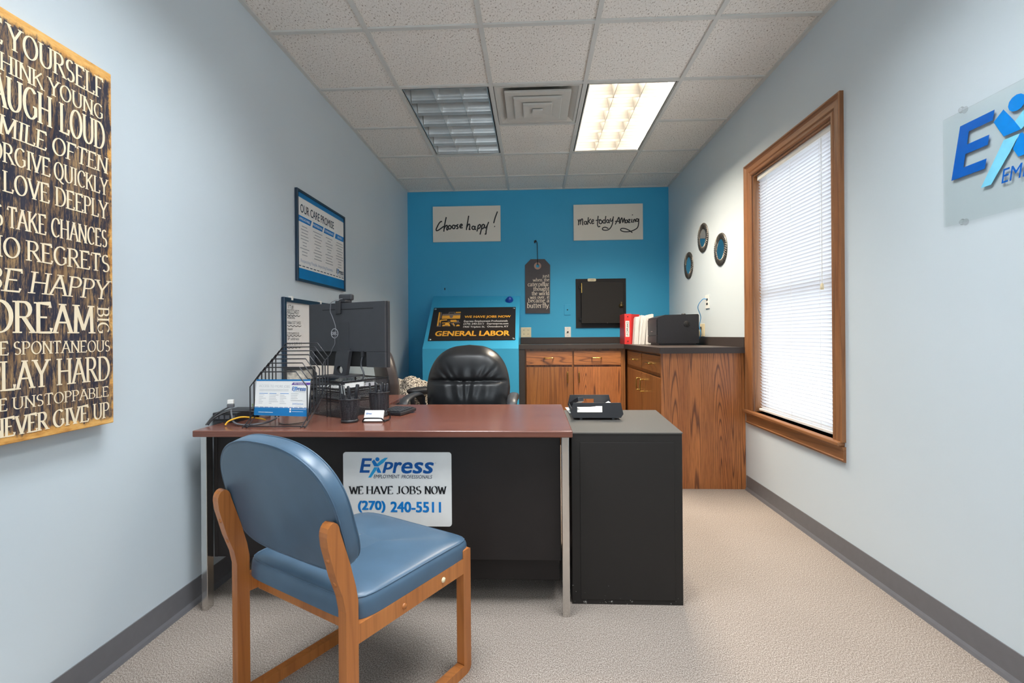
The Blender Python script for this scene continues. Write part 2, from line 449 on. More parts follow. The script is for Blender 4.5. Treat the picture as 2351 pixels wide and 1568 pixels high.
SERIF = {   # skeletons, cap height 1, x-height 0.64
 'A': (.78, [[(.04, 0), (.38, 1)], [(.38, 1), (.74, 0)], [(.17, .36), (.60, .36)]]),
 'B': (.66, [[(.1, 0), (.1, 1)], [(.1, 1)] + A_(.34, .76, .20, .24, 90, -90) + [(.1, .52)], [(.1, .52)] + A_(.36, .26, .24, .26, 90, -90) + [(.1, 0)]]),
 'C': (.74, [A_(.42, .5, .36, .5, 48, 312, 18), [(.66, .87), (.67, .72)]]),
 'D': (.78, [[(.1, 0), (.1, 1)], [(.1, 1), (.3, 1)] + A_(.32, .5, .40, .5, 90, -90, 14) + [(.1, 0)]]),
 'E': (.64, [[(.1, 0), (.1, 1)], [(.1, 1), (.55, 1), (.55, .86)], [(.1, .52), (.44, .52)], [(.1, 0), (.58, 0), (.6, .16)]]),
 'F': (.60, [[(.1, 0), (.1, 1)], [(.1, 1), (.55, 1), (.55, .86)], [(.1, .5), (.44, .5)]]),
 'G': (.80, [A_(.42, .5, .36, .5, 48, 315, 18), [(.70, .12), (.70, .42)], [(.54, .42), (.76, .42)]]),
 'H': (.80, [[(.1, 0), (.1, 1)], [(.68, 0), (.68, 1)], [(.1, .52), (.68, .52)]]),
 'I': (.30, [[(.15, 0), (.15, 1)]]),
 'J': (.44, [[(.28, 1), (.28, .2)] + A_(.14, .18, .14, .18, 0, -150, 8)]),
 'K': (.76, [[(.1, 0), (.1, 1)], [(.64, 1), (.12, .45)], [(.28, .60), (.70, 0)]]),
 'L': (.62, [[(.1, 0), (.1, 1)], [(.1, 0), (.56, 0), (.58, .18)]]),
 'M': (.98, [[(.1, 0), (.13, 1)], [(.13, 1), (.47, .1)], [(.47, .1), (.82, 1)], [(.82, 1), (.86, 0)]]),
 'N': (.82, [[(.1, 0), (.1, 1)], [(.1, 1), (.70, 0)], [(.70, 0), (.70, 1)]]),
 'O': (.86, [A_(.43, .5, .36, .5, 0, 360, 24)]),
 'P': (.62, [[(.1, 0), (.1, 1)], [(.1, 1)] + A_(.32, .74, .24, .26, 90, -90) + [(.1, .48)]]),
 'Q': (.86, [A_(.43, .5, .36, .5, 0, 360, 24), [(.42, .05), (.62, -.12), (.84, -.18)]]),
 'R': (.72, [[(.1, 0), (.1, 1)], [(.1, 1)] + A_(.34, .75, .22, .25, 90, -90) + [(.1, .5)], [(.32, .5), (.68, 0)]]),
 'S': (.58, [A_(.28, .75, .20, .25, 40, 250, 10) + A_(.29, .25, .22, .25, 80, -140, 10)]),
 'T': (.70, [[(.35, 0), (.35, 1)], [(.04, .84), (.05, 1), (.65, 1), (.66, .84)]]),
 'U': (.80, [[(.1, 1), (.1, .32)] + A_(.39, .32, .29, .32, 180, 360, 12) + [(.68, 1)]]),
 'V': (.76, [[(.04, 1), (.39, 0)], [(.39, 0), (.72, 1)]]),
 'W': (1.08, [[(.04, 1), (.32, 0)], [(.32, 0), (.54, .9)], [(.54, .9), (.80, 0)], [(.80, 0), (1.04, 1)]]),
 'Y': (.74, [[(.04, 1), (.37, .46)], [(.37, .46), (.70, 1)], [(.37, .46), (.37, 0)]]),
 '&': (.84, [[(.76, .5)] + A_(.36, .26, .32, .26, 0, -220, 12) + [(.5, .70)] + A_(.36, .80, .15, .2, -20, 200, 10) + [(.30, .55), (.78, 0)]]),
 'a': (.50, [A_(.2, .5, .16, .14, 160, 0, 6) + [(.36, .12), (.44, .02)], [(.36, .38)] + A_(.2, .19, .16, .19, 70, 290, 10) + [(.36, .14)]]),
 'b': (.56, [[(.1, .98), (.1, .02)], [(.1, .48)] + A_(.28, .32, .2, .32, 110, -130, 12)]),
 'c': (.46, [A_(.26, .32, .2, .32, 50, 310, 12)]),
 'd': (.56, [[(.44, .98), (.44, .0), (.52, 0)], [(.44, .52)] + A_(.25, .32, .19, .32, 60, 300, 12)]),
 'e': (.48, [[(.07, .36), (.42, .38)] + A_(.25, .34, .19, .30, 10, 310, 14)]),
 'f': (.36, [[(.16, 0), (.16, .8)] + A_(.28, .82, .12, .17, 180, 50, 6), [(.02, .62), (.34, .62)]]),
 'g': (.50, [A_(.23, .42, .16, .21, 0, 360, 14), [(.14, .22), (.10, .08), (.40, .02)] + A_(.24, -.12, .2, .13, 30, -220, 10), [(.36, .58), (.48, .62)]]),
 'h': (.58, [[(.1, 0), (.1, .98)], [(.1, .46)] + A_(.28, .44, .17, .2, 150, 0, 8) + [(.45, 0)]]),
 'i': (.28, [[(.14, 0), (.14, .62), (.06, .60)], [(.14, .84), (.141, .88)]]),
 'j': (.26, [[(.16, .62), (.16, -.1)] + A_(.04, -.12, .12, .14, 0, -120, 5), [(.16, .84), (.161, .88)]]),
 'k': (.56, [[(.1, 0), (.1, .98)], [(.44, .62), (.12, .3)], [(.24, .40), (.50, 0)]]),
 'l': (.27, [[(.14, 0), (.14, .98), (.06, .95)]]),
 'm': (.86, [[(.1, 0), (.1, .62)], [(.1, .46)] + A_(.26, .44, .16, .2, 150, 0, 8) + [(.42, 0)], [(.42, .46)] + A_(.58, .44, .16, .2, 150, 0, 8) + [(.74, 0)]]),
 'n': (.58, [[(.1, 0), (.1, .62)], [(.1, .46)] + A_(.28, .44, .17, .2, 150, 0, 8) + [(.45, 0)]]),
 'o': (.52, [A_(.26, .32, .2, .32, 0, 360, 18)]),
 'p': (.56, [[(.1, -.3), (.1, .62)], [(.1, .5)] + A_(.28, .32, .2, .32, 130, -120, 12)]),
 'r': (.42, [[(.1, 0), (.1, .62)], [(.1, .44)] + A_(.26, .46, .15, .17, 160, 60, 6)]),
 's': (.40, [A_(.2, .48, .13, .15, 40, 250, 8) + A_(.2, .17, .15, .17, 80, -140, 8)]),
 't': (.36, [[(.16, .82), (.16, .14)] + A_(.26, .12, .1, .12, 180, 320, 5), [(.03, .62), (.34, .62)]]),
 'u': (.58, [[(.1, .62), (.1, .2)] + A_(.27, .2, .17, .2, 180, 330, 8) + [(.45, .2)], [(.45, .62), (.45, 0), (.54, 0)]]),
 'v': (.54, [[(.04, .62), (.27, 0)], [(.27, 0), (.50, .62)]]),
 'w': (.80, [[(.04, .62), (.23, 0)], [(.23, 0), (.40, .56)], [(.40, .56), (.58, 0)], [(.58, 0), (.76, .62)]]),
 'y': (.54, [[(.04, .62), (.28, .02)], [(.50, .62), (.22, -.18), (.06, -.28)]]),
 ',': (.22, [[(.10, .04), (.12, -.04), (.06, -.16)]]), '.': (.22, [[(.10, .03), (.101, .08)]]),
 ' ': (.34, []),
}
_zk = [0]
def stroke(mb, pts, wfn, z, mi):
    _zk[0] = (_zk[0] + 1) % 16; z += _zk[0] * 2.5e-5      # overlapping pen strokes lie on one another
    P = [Vector((p[0], p[1])) for p in pts]
    L = []; R = []; n = len(P)
    for k in range(n):
        d = (P[min(k + 1, n - 1)] - P[max(k - 1, 0)])
        d = d.normalized() if d.length > 1e-9 else Vector((1, 0))
        nn = Vector((-d.y, d.x)); h = wfn(d) / 2
        if 0 < k < n - 1:
            e = (P[k + 1] - P[k])
            if e.length > 1e-9: h /= max(0.6, abs(Vector((-e.y, e.x)).normalized().dot(nn)))
        L.append(P[k] + nn * h); R.append(P[k] - nn * h)
    mb.add([(p.x, p.y, z) for p in L + R], [(k, n + k, n + k + 1, k + 1) for k in range(n - 1)], mi)
def serif(mb, s, box, z=0.0008, mi=0, thick=0.15, thin=0.05, slant=0.0, turn=None, desc=False, track=0.05, ser=0.09):
    """calligraphic roman lettering fitted to box; box height is the cap height (baseline at box bottom)"""
    x = 0; items = []
    for ch in s:
        w, st = SERIF[ch]
        for q in st: items.append([(x + p[0], p[1]) for p in q])
        x += w + track
    tot = x - track
    x0, y0, x1, y1 = box
    sx, sy = (x1 - x0) / tot, (y1 - y0)
    phi = math.radians(16)
    if turn: mp = lambda p: (x0 + p[1] * (x1 - x0), y1 - p[0] / tot * (y1 - y0))     # reads downward
    else: mp = lambda p: (x0 + (p[0] + slant * p[1] * 0.5) * sx, y0 + p[1] * sy)
    if turn: sx, sy = (y1 - y0) / tot, (x1 - x0)
    unit = (sx + sy) / 2 if not turn else min(sx, sy)
    unit = min(unit, sy)
    def wf(d):
        if turn: d = Vector((-d.y, d.x))
        a = math.atan2(d.y, d.x)
        return (thin + (thick - thin) * abs(math.sin(a - phi)) ** 1.3) * unit
    for q in items:
        stroke(mb, [mp(p) for p in q], wf, z, mi)
        if ser:
            for e, nx in ((q[0], q[1]), (q[-1], q[-2])):
                dx, dy = nx[0] - e[0], nx[1] - e[1]
                if abs(dy) > abs(dx) * 1.2 and (abs(e[1]) < .03 or abs(e[1] - 1) < .03) and math.hypot(dx, dy) > .3:
                    a = (e[0] - ser - thick / 2, e[1]); b = (e[0] + ser + thick / 2, e[1])
                    stroke(mb, [mp(a), mp(b)], lambda d: thin * unit, z, mi)
def script(mb, m, ox, oy, sc, strokes, w, z, mi):
    """pen strokes given on the board's own surface"""
    for st in strokes:
        pts = [fp(m, ox + p[0] / sc, oy + p[1] / sc) for p in st]
        pts = [(p.x, p.y) for p in smooth_path([(p[0], p[1], 0) for p in pts], 4)] if len(pts) > 2 else pts
        stroke(mb, pts, lambda d: w, z, mi)
def ell(cx, cy, rx, ry, a0=60, a1=420, n=14): return arc(cx, cy, rx, ry, -a0, -a1, n)

def express_logo(mb, box, mi_dark, mi_mid, mi_cy, mi_sub, z=0.0008, full=True):
    """staffing-firm word mark: E, leaping figure as x, press, small subtitle"""
    x0, y0, x1, y1 = box
    sx, sy = (x1 - x0) / 1330.0, (y1 - y0) / 378.0
    mp = lambda u, v: (x0 + (u - 515) * sx, y1 - (v - 235) * sy)
    P = lambda pts, mi, dz=0: mb.poly([(*mp(u, v), z + dz) for u, v in pts][::-1], mi)
    # E as four bars so that every face is convex
    P([(567, 255), (622, 255), (575, 512), (516, 512)], mi_dark)
    P([(622, 255), (742, 255), (733, 300), (613, 300)], mi_dark)
    P([(602, 360), (716, 360), (708, 405), (594, 405)], mi_dark)
    P([(583, 467), (702, 467), (693, 512), (575, 512)], mi_dark)
    P([(840 + 38 * math.cos(a / 12 * math.tau), 272 + 36 * math.sin(a / 12 * math.tau)) for a in range(12)], mi_mid)
    P([(736, 312), (782, 274), (828, 345), (858, 398), (782, 398)], mi_mid)
    P([(832, 352), (905, 285), (972, 246), (1030, 243), (948, 335), (858, 398)], mi_cy)
    P([(782, 414), (850, 414), (812, 475), (722, 598), (672, 598), (728, 505)], mi_cy)
    P([(822, 470), (852, 414), (864, 414), (908, 505), (905, 514), (845, 514)], mi_mid)
    b = lambda u0, v0, u1, v1: (*mp(u0, v1), *mp(u1, v0))
    text(mb, 'p', b(928, 318, 1122, 516), z, mi_dark, 0.045, 0.22)
    text(mb, 'r', b(1112, 320, 1282, 516), z, mi_dark, 0.045, 0.22)
    text(mb, 'e', b(1268, 320, 1470, 524), z, mi_dark, 0.045, 0.22)
    text(mb, 's', b(1466, 320, 1662, 524), z, mi_dark, 0.045, 0.22)
    text(mb, 's', b(1652, 320, 1848, 524), z, mi_dark, 0.045, 0.22)
    if full:
        text(mb, 'EMPLOYMENT', b(770, 545, 1238, 610), z, mi_sub, 0.006, 0.2)
        text(mb, 'PROFESSIONALS', b(1270, 548, 1818, 612), z, mi_sub, 0.006, 0.2)
    else:
        mb.poly([(*mp(u, v), z) for u, v in [(770, 575), (1815, 575), (1815, 600), (770, 600)]][::-1], mi_sub)

# ================================================================== ROOM
def box_obj(name, x0, x1, y0, y1, z0, z1, mat, bevel=0):
    b = MB(); b.box(x0, x1, y0, y1, z0, z1); return b.build(name, mat, bevel=bevel)
struct(box_obj('floor', XL - .1, XR + .12, YF - .1, YB + .1, -0.1, 0, CARPET))
struct(box_obj('wall_left', XL - .1, XL, YF - .1, YB + .1, 0, ZC + .25, WALL))
struct(box_obj('wall_back', XL, XR, YB, YB + .1, 0, ZC + .25, BLUE))
b = MB()
b.box(XL, FWX0, YF - .1, YF, 0, ZC + .25); b.box(FWX1, XR, YF - .1, YF, 0, ZC + .25)
b.box(FWX0, FWX1, YF - .1, YF, 0, FWZ0); b.box(FWX0, FWX1, YF - .1, YF, FWZ1, ZC + .25)
struct(b.build('wall_front', WALL))
t = bpy.data.objects.new('added_front_window', None); COL.objects.link(t); t.location = ((FWX0 + FWX1) / 2, YF, FWZ0); t.matrix_basis = TR(*t.location); struct(t)  # window added out of view to let in extra daylight
mF = Matrix(((1, 0, 0, 0), (0, 0, 1, 0), (0, 1, 0, 0), (0, 0, 0, 1)))
b = MB(mF); rr_ = lambda q: [(FWX0 + q, FWZ0 + q), (FWX1 - q, FWZ0 + q), (FWX1 - q, FWZ1 - q), (FWX0 + q, FWZ1 - q)]
b.ring_prism(rr_(.001), rr_(.05), YF - .08, YF - .03); b.build('sash', TRIMW, t)
b = MB(); b.box(FWX0 + .05, FWX1 - .05, YF - .058, YF - .054, FWZ0 + .05, FWZ1 - .05); b.build('glass_pane', GLASS, t)
# right wall with the window opening
WY0, WY1, WZ0, WZ1 = 2.505, 3.395, 0.572, 2.170
b = MB(); X0, X1 = XR, XR + .12
b.box(X0, X1, YF - .1, WY0, 0, ZC + .25); b.box(X0, X1, WY1, YB + .1, 0, ZC + .25)
b.box(X0, X1, WY0, WY1, 0, WZ0); b.box(X0, X1, WY0, WY1, WZ1, ZC + .25)
struct(b.build('wall_right', WALL))

# baseboards
def base_profile(h=.103):
    return [(0, 0), (.014, 0), (.010, .012), (.005, .022), (.004, h), (0, h)]
def baseboard(name, p0, p1, nrm):
    p0 = Vector(p0); p1 = Vector(p1); n = Vector(nrm); b = MB(); pr = base_profile()
    P = [p + n * a + Vector((0, 0, z)) for p in (p0, p1) for a, z in pr]; k = len(pr)
    b.add(P, [list(range(k)), list(range(k, 2 * k))[::-1]] + [(i, (i + 1) % k, k + (i + 1) % k, k + i) for i in range(k)])
    return struct(b.build(name, BASEB, weld=True))
baseboard('baseboard_left', (XL, YF, 0), (XL, YB, 0), (1, 0, 0))
baseboard('baseboard_right', (XR, YF, 0), (XR, 3.52, 0), (-1, 0, 0))
baseboard('baseboard_back', (XL, YB, 0), (-1.12, YB, 0), (0, -1, 0))
baseboard('baseboard_front', (XL, YF, 0), (XR, YF, 0), (0, 1, 0))

# ceiling: fissured tiles around the fixtures, grid bars, wall angle
TROFF = [(0, 1), (2, 1), (0, -3), (2, -3), (1, -7)]       # (column, first row): each takes two rows; last one added for brightness
VENTC = (1, 1)
taken = {(c, r + k) for c, r in TROFF for k in (0, 1)} | {VENTC}
xs = [XL] + [GX + k * T for k in range(4)] + [XR]
r0 = int(math.floor((YF - GY) / T)); ys = [YF] + [GY + k * T for k in range(r0 + 1, 5)] + [YB]
b = MB()
for i in range(len(xs) - 1):
    for j in range(len(ys) - 1):
        c = i - 1; r = j + r0
        if (c, r) in taken: continue
        b.box(xs[i], xs[i + 1], ys[j], ys[j + 1], ZC + .010, ZC + .028)
struct(b.build('ceiling', TILE))
b = MB(); g = .0125
for x in xs[1:-1]: b.box(x - g, x + g, YF, YB, ZC - .0005, ZC + .012)
for j, y in enumerate(ys[1:-1]):
    for i in range(len(xs) - 1):
        if any(c == i - 1 and y == GY + (r + 1) * T for c, r in TROFF): continue
        b.box(xs[i] + (g if i else 0), xs[i + 1] - (g if i < len(xs) - 2 else 0), y - g, y + g, ZC, ZC + .012)
struct(b.build('trim_1', GRID))
b = MB()
for x0, x1, y0, y1 in ((XL, XL + .022, YF, YB), (XR - .022, XR, YF, YB), (XL + .022, XR - .022, YB - .022, YB), (XL + .022, XR - .022, YF, YF + .022)):
    b.box(x0, x1, y0, y1, ZC - .002, ZC + .0115)
struct(b.build('trim_2', GRID))
b = MB(); b.box(XL, XR, YF, YB, ZC + .22, ZC + .24)
struct(b.build('trim_3', plain('plenum_grey', (120, 118, 114), 0.9)))

# ------------------------------------------------------------------ ceiling fixtures
def troffer(c, r, lit, label):
    x0, x1 = GX + c * T + .0135, GX + (c + 1) * T - .0135
    y0, y1 = GY + r * T + .0135, GY + (r + 2) * T - .0135
    t = thing('ceiling_light', label, 'ceiling light', ((x0 + x1) / 2, (y0 + y1) / 2, ZC), group=None)
    zt = ZC + .155; b = MB(); w = .001
    b.box(x0, x1, y0, y1, zt, zt + .004)
    b.box(x0, x0 + .004, y0, y1, ZC + .004, zt); b.box(x1 - .004, x1, y0, y1, ZC + .004, zt)
    b.box(x0, x1, y0, y0 + .004, ZC + .004, zt); b.box(x0, x1, y1 - .004, y1, ZC + .004, zt)
    b.build('housing', ENAMEL, t)
    # dark reveal and door frame
    b = MB(); f = .012
    rect = lambda q: [(x0 + q, y0 + q), (x1 - q, y0 + q), (x1 - q, y1 - q), (x0 + q, y1 - q)]
    b.ring_prism(rect(.0045), rect(f), ZC + .012, ZC + .03)
    b.build('reveal', HOLE, t)
    b = MB(); b.ring_prism(rect(f + .0005), rect(f + .007), ZC + .003, ZC + .100)
    b.build('door_frame', ENAMEL if lit else LOUVER, t)
    a0, a1, c0, c1 = x0 + f + .008, x1 - f - .008, y0 + f + .008, y1 - f - .008
    b = MB(); h0, h1 = ZC + .006, ZC + .104
    n_ = 5
    def wedge(axis, c, lo, hi, top):       # parabolic blade: knife edge below, flaring upward
        prof = [(-.0012, h0), (.0012, h0)] + [(.0012 + (top - .0012) * (q / n_) ** 1.5, h0 + (h1 - h0) * q / n_) for q in range(1, n_ + 1)]
        prof += [(-a, z) for a, z in prof[:1:-1]]
        P = [((c + a, e, z) if axis == 'x' else (e, c + a, z)) for e in (lo, hi) for a, z in prof]; k_ = len(prof)
        b.add(P, [(q, (q + 1) % k_, k_ + (q + 1) % k_, k_ + q) for q in range(k_)], 0, False)
        b.add(P[:k_], [list(range(k_))[::-1]]); b.add(P[k_:], [list(range(k_))])
    for k in range(1, 3): wedge('x', a0 + (a1 - a0) * k / 3, c0, c1, .022)
    for k in range(0, 7):
        y = min(max(c0 + (c1 - c0) * k / 6, c0 + .002), c1 - .002)
        for q in range(3):
            p0 = a0 + (a1 - a0) * q / 3 + .0015; p1 = a0 + (a1 - a0) * (q + 1) / 3 - .0015
            wedge('y', y, p0, p1, .034)
    b.build('louver', LOUVER_ON if lit else LOUVER, t)
    for k in range(3):
        if lit: break
        x = a0 + (a1 - a0) * (k + .5) / 3; b = MB()
        b.tube([(x, c0 + .02, ZC + .128), (x, c1 - .02, ZC + .128)], .014, 10)
        b.build('fluorescent_tube', TUBE, t)
    return t
troffer(0, 1, False, 'unlit recessed ceiling light with mirrored louver grid left of the air vent')
troffer(2, 1, True, 'brightly lit recessed ceiling light with white louver grid right of the air vent')
for (c, r), lb in zip(TROFF[2:], ('lit recessed ceiling light over the left side of the near room', 'lit recessed ceiling light over the right side of the near room', 'lit recessed ceiling light added out of view at the far front end for brightness')):
    troffer(c, r, True, lb)

# square step-down diffuser
x0, x1, y0, y1 = GX + T + .0135, GX + 2 * T - .0135, GY + T + .0135, GY + 2 * T - .0135
cx, cy = (x0 + x1) / 2, (y0 + y1) / 2
t = thing('air_vent', 'square stepped metal air vent in the ceiling between the two lights', 'air vent', (cx, cy, ZC))
def sq(h): return [(cx - h, cy - h), (cx + h, cy - h), (cx + h, cy + h), (cx - h, cy + h)]
b = MB()
b.ring_prism(sq(.288), sq(.270), ZC + .001, ZC + .010); b.box(x0, x1, y0, y1, ZC + .055, ZC + .06)
P = [(*p, z) for h, z in ((.270, ZC + .004), (.17, ZC + .052)) for p in sq(h)]
b.add(P, [(k, (k + 1) % 4, 4 + (k + 1) % 4, 4 + k) for k in range(4)])
b.build('backing_pan', VENT, t)
b = MB(TR(cx, cy, 0)); b.lathe([(.10, ZC + .050), (.10, ZC + .0545)], 24); b.build('duct_collar', HOLE, t)
for h, z in ((.222, ZC - .006), (.163, ZC - .020), (.100, ZC - .034)):
    b = MB(); inner = h - .075
    loops = ((h, z + .012), (h + .001, z), (h - .004, z - .0015), (inner, z + .004), (inner, z + .008), (h - .006, z + .012))
    P = [(*p, zz) for hh, zz in loops for p in sq(hh)]; n_ = len(loops)
    b.add(P, [(4 * r + k, 4 * r + (k + 1) % 4, 4 * ((r + 1) % n_) + (k + 1) % 4, 4 * ((r + 1) % n_) + k) for r in range(n_) for k in range(4)])
    b.build('cone_ring', VENT, t)
b = MB(); b.prism(sq(.036), ZC - .048, ZC - .036); b.build('centre_plate', VENT, t, bevel=.002)

# ------------------------------------------------------------------ window with blind
t = bpy.data.objects.new('window_1', None); COL.objects.link(t); t.location = (XR, (WY0 + WY1) / 2, WZ0); t.matrix_basis = TR(*t.location); struct(t)
OY0, OY1, OZ1 = 2.418, 3.497, 2.262
def casing(pts, name, mat):     # moulded strip: flat with stepped outer and inner ridges; pts = outer/inner corner pairs on the wall plane (y, z)
    (oa, ia), (ob, ib) = pts
    prof = [(0, .0), (0, .019), (.10, .021), (.17, .016), (.30, .012), (.62, .013), (.72, .009), (.80, .014), (.93, .014), (1, .009), (1, 0)]
    b = MB(); P = []
    for o, i in ((oa, ia), (ob, ib)):
        for f, d in prof: P.append((XR - d, o[0] + (i[0] - o[0]) * f, o[1] + (i[1] - o[1]) * f))
    k = len(prof)
    b.add(P, [(q, q + 1, k + q + 1, k + q) for q in range(k - 1)] + [list(range(k)), list(range(k, 2 * k))[::-1]])
    return b.build(name, mat, t, weld=True)
zb = WZ0 + .0
casing((((OY0, zb), (WY0, zb)), ((OY0, OZ1), (WY0, WZ1))), 'casing', TRIMW)
casing((((OY1, zb), (WY1, zb)), ((OY1, OZ1), (WY1, WZ1))), 'casing', TRIMW)
casing((((OY0, OZ1), (WY0, WZ1)), ((OY1, OZ1), (WY1, WZ1))), 'casing', TRIMY)
b = MB(); b.box(XR - .034, XR + .06, OY0 + .01, OY1 + .012, WZ0 - .022, WZ0); b.build('stool', TRIMY, t, bevel=.006)
b = MB(); prof = [(0, 0), (.012, .002), (.016, .012), (.012, .016), (.013, .06), (.018, .072), (.018, .075), (0, .075)]
P = [(XR - d, y, WZ0 - .097 + z) for y in (OY0, OY1) for d, z in prof]; k = len(prof)
b.add(P, [(q, (q + 1) % k, k + (q + 1) % k, k + q) for q in range(k)] + [list(range(k)), list(range(k, 2 * k))[::-1]])
b.build('apron', TRIMY, t, weld=True)
b = MB()
b.box(XR + .001, XR + .118, WY0, WY0 + .012, WZ0, WZ1); b.box(XR + .001, XR + .118, WY1 - .012, WY1, WZ0, WZ1); b.box(XR + .001, XR + .118, WY0 + .012, WY1 - .012, WZ1 - .012, WZ1)
b.build('jamb', TRIMW, t)
zm = 1.36
for (za, zc_, xo) in ((WZ0 + .001, zm + .02, .072), (zm - .02, WZ1 - .013, .096)):
    b = MB(); M2 = Matrix(((0, 0, 1, 0), (1, 0, 0, 0), (0, 1, 0, 0), (0, 0, 0, 1)))
    b.M = M2; o = [(WY0 + .013, za), (WY1 - .013, za), (WY1 - .013, zc_), (WY0 + .013, zc_)]
    i = [(WY0 + .055, za + .042), (WY1 - .055, za + .042), (WY1 - .055, zc_ - .042), (WY0 + .055, zc_ - .042)]
    b.ring_prism(o, i, XR + xo, XR + xo + .022)
    s_ = b.build('sash', plain('white_sash', (226, 224, 220), 0.4), t)
    b = MB(); b.box(XR + xo + .009, XR + xo + .013, WY0 + .054, WY1 - .054, za + .041, zc_ - .041)
    b.build('glass_pane', GLASS, s_)
t = thing('window_blind', 'white horizontal slat blind closed over the window on the right wall', 'blind', (XR + .03, (WY0 + WY1) / 2, WZ1 - .02))
bx = XR + .030; BY0, BY1 = WY0 + .016, WY1 - .030
b = MB(); b.box(bx - .014, bx + .014, BY0, BY1, WZ1 - .045, WZ1 - .0125); b.build('head_rail', WHITEP, t, bevel=.002)
n = 74; zt = WZ1 - .055; zb = WZ0 + .035; b = MB()
for k in range(n):
    z = zt - (zt - zb) * k / (n - 1)
    w = .0125; th = math.radians(58); ca, sa = math.cos(th), math.sin(th)
    pr = [(-w, 0.0), (-w * .5, .0014), (0, .002), (w * .5, .0014), (w, 0.0)]
    q = [(bx + a * ca + h * sa, z - a * sa + h * ca) for a, h in pr]
    P = [(x, y, zz) for y in (BY0 + .003, BY1 - .003) for x, zz in q]
    b.add([(x, y, zz) for x, y, zz in P], [(i, i + 1, 5 + i + 1, 5 + i) for i in range(4)], 0, True)
b.build('slats', BLIND, t)
b = MB(); b.box(bx - .012, bx + .012, BY0, BY1, WZ0 + .012, WZ0 + .026); b.build('bottom_rail', WHITEP, t, bevel=.002)
b = MB()
for y in (BY0 + .13, (BY0 + BY1) / 2, BY1 - .13):
    for dx in (-.0142, .0142): b.tube([(bx + dx, y, WZ1 - .045), (bx + dx, y, WZ0 + .02)], .0007, 5)
b.build('ladder_cord', WHITEP, t)
b = MB(); b.tube([(bx - .020, BY1 - .04, WZ1 - .05), (bx - .021, BY1 - .04, 1.38)], .0035, 6); b.build('tilt_wand', glassy('clear_rod', (.9, .9, .92)), t)
b = MB(); y = BY0 + .10
b.tube([(bx - .018, y, WZ1 - .05), (bx - .019, y, 1.36)], .001, 5); b.tube([(bx - .018, y + .008, WZ1 - .05), (bx - .019, y + .004, 1.36)], .001, 5)
c_ = b.build('lift_cord', WHITEP, t)
b = MB(TR(bx - .019, y + .002, 1.325)); b.lathe([(.002, .036), (.007, .028), (.009, .004), (.008, 0)], 12); b.build('tassel', IVORY, c_)

# ================================================================== LEFT WALL
FL = frame((XL, 0, 0), (0, 1, 0), (0, 0, 1))          # local x = world y, local y = world z, local z = out of wall
def off(m, d): return m @ TR(0, 0, d)

# --- distressed slogan canvas
CT = .042
cy1, cz0, cz1, cy0 = 1.533, .826, 1.956, .60
def canvas_material():
    k, inner, sep, scr, v = canvas_mat()
    L = cy1 - cy0; Hh = cz1 - cz0
    dy = k.math('MULTIPLY', sep.outputs['Y'], -1.0)
    dtop = k.math('SUBTRACT', Hh - .022, sep.outputs['Z'])
    dbot = k.math('SUBTRACT', sep.outputs['Z'], .018)
    d = k.math('MINIMUM', k.math('MINIMUM', dy, k.math('ADD', sep.outputs['Y'], L)), k.math('MINIMUM', dtop, dbot))
    nz = k.noise(k.coord((1, 1, .5)), 26, 5, .7)
    e = k.math('ADD', d, k.math('MULTIPLY', k.math('SUBTRACT', nz, .5), .075))
    edge = k.ramp(e, [(.002, (1, 1, 1)), (.012, (0, 0, 0))])
    amber = k.ramp(k.noise(k.coord((1, .3, 1)), 40, 4, .65), [(.3, lin((150, 96, 48))), (.5, lin((214, 158, 84))), (.7, lin((232, 186, 116)))])
    k.bump(scr, .1, .001)
    return k.set(.55, 0, .3, k.mix(edge, inner, amber))
CANVAS = canvas_material()
t = thing('slogan_canvas', 'large dark wood-look canvas with cream slogans, cut by the left picture edge', 'wall art', (XL, cy1, cz0))
b = MB(FL); b.box(cy0, cy1, cz0, cz1, .001, CT); b.build('canvas', CANVAS, t, bevel=.002)
fc = off(FL, CT); b = MB(fc)
Yp = lambda v, u=246: fp(fc, u, v)[1]
def wordw(w): return sum(SERIF[c][0] + .05 for c in w) - .05
def cl(words, right, vt, vb, left, slant=0, thick=.135, pre=None):
    """one line of the print: `words` spans left..right; pre = (whole word, visible tail, tail left, tail right)"""
    x1 = fp(fc, right, vt)[0]; x0 = fp(fc, left, vt)[0]; y1 = fp(fc, right, vt)[1]; y0 = fp(fc, right, vb)[1]
    serif(b, words, (x0, y0, x1, y1), .0008, 0, thick, .05, slant)
    if pre:
        whole, tail, ul, ur = pre
        xr = fp(fc, ur, vt)[0]; sc = (xr - fp(fc, ul, vt)[0]) / wordw(tail)
        serif(b, whole, (max(cy0 + .02, xr - wordw(whole) * sc), y0, xr, y1), .0008, 0, thick, .055, slant)
cl('YOURSELF', 236, 184, 228, 17, pre=('BE', 'E', -17, 5))
cl('YOUNG', 236, 244, 276, 111, pre=('THINK', 'HINK', 0, 99))
cl('LOUD', 239, 286, 345, 137, pre=('LAUGH', 'UGH', 16, 118))
cl('OFTEN', 246, 364, 399, 118, pre=('SMILE', 'MILE', -4, 106), slant=.15)
cl('QUICKLY', 246, 414, 449, 123, pre=('FORGIVE', 'RGIVE', 7, 115))
cl('LOVE DEEPLY', 246, 466, 503, 7)
cl('TAKE CHANCES', 245, 530, 568, 16, pre=('S', 'S', -12, 6))
cl('REGRETS', 251, 588, 625, 61, pre=('NO', 'O', 6, 46))
cl('HAPPY', 246, 646, 687, 66, slant=.28, pre=('BE', 'E', 5, 47))
cl('DREAM', 216, 704, 764, -26, thick=.15)
u0, z0 = fp(fc, 224, 766); u1, z1 = fp(fc, 249, 707)
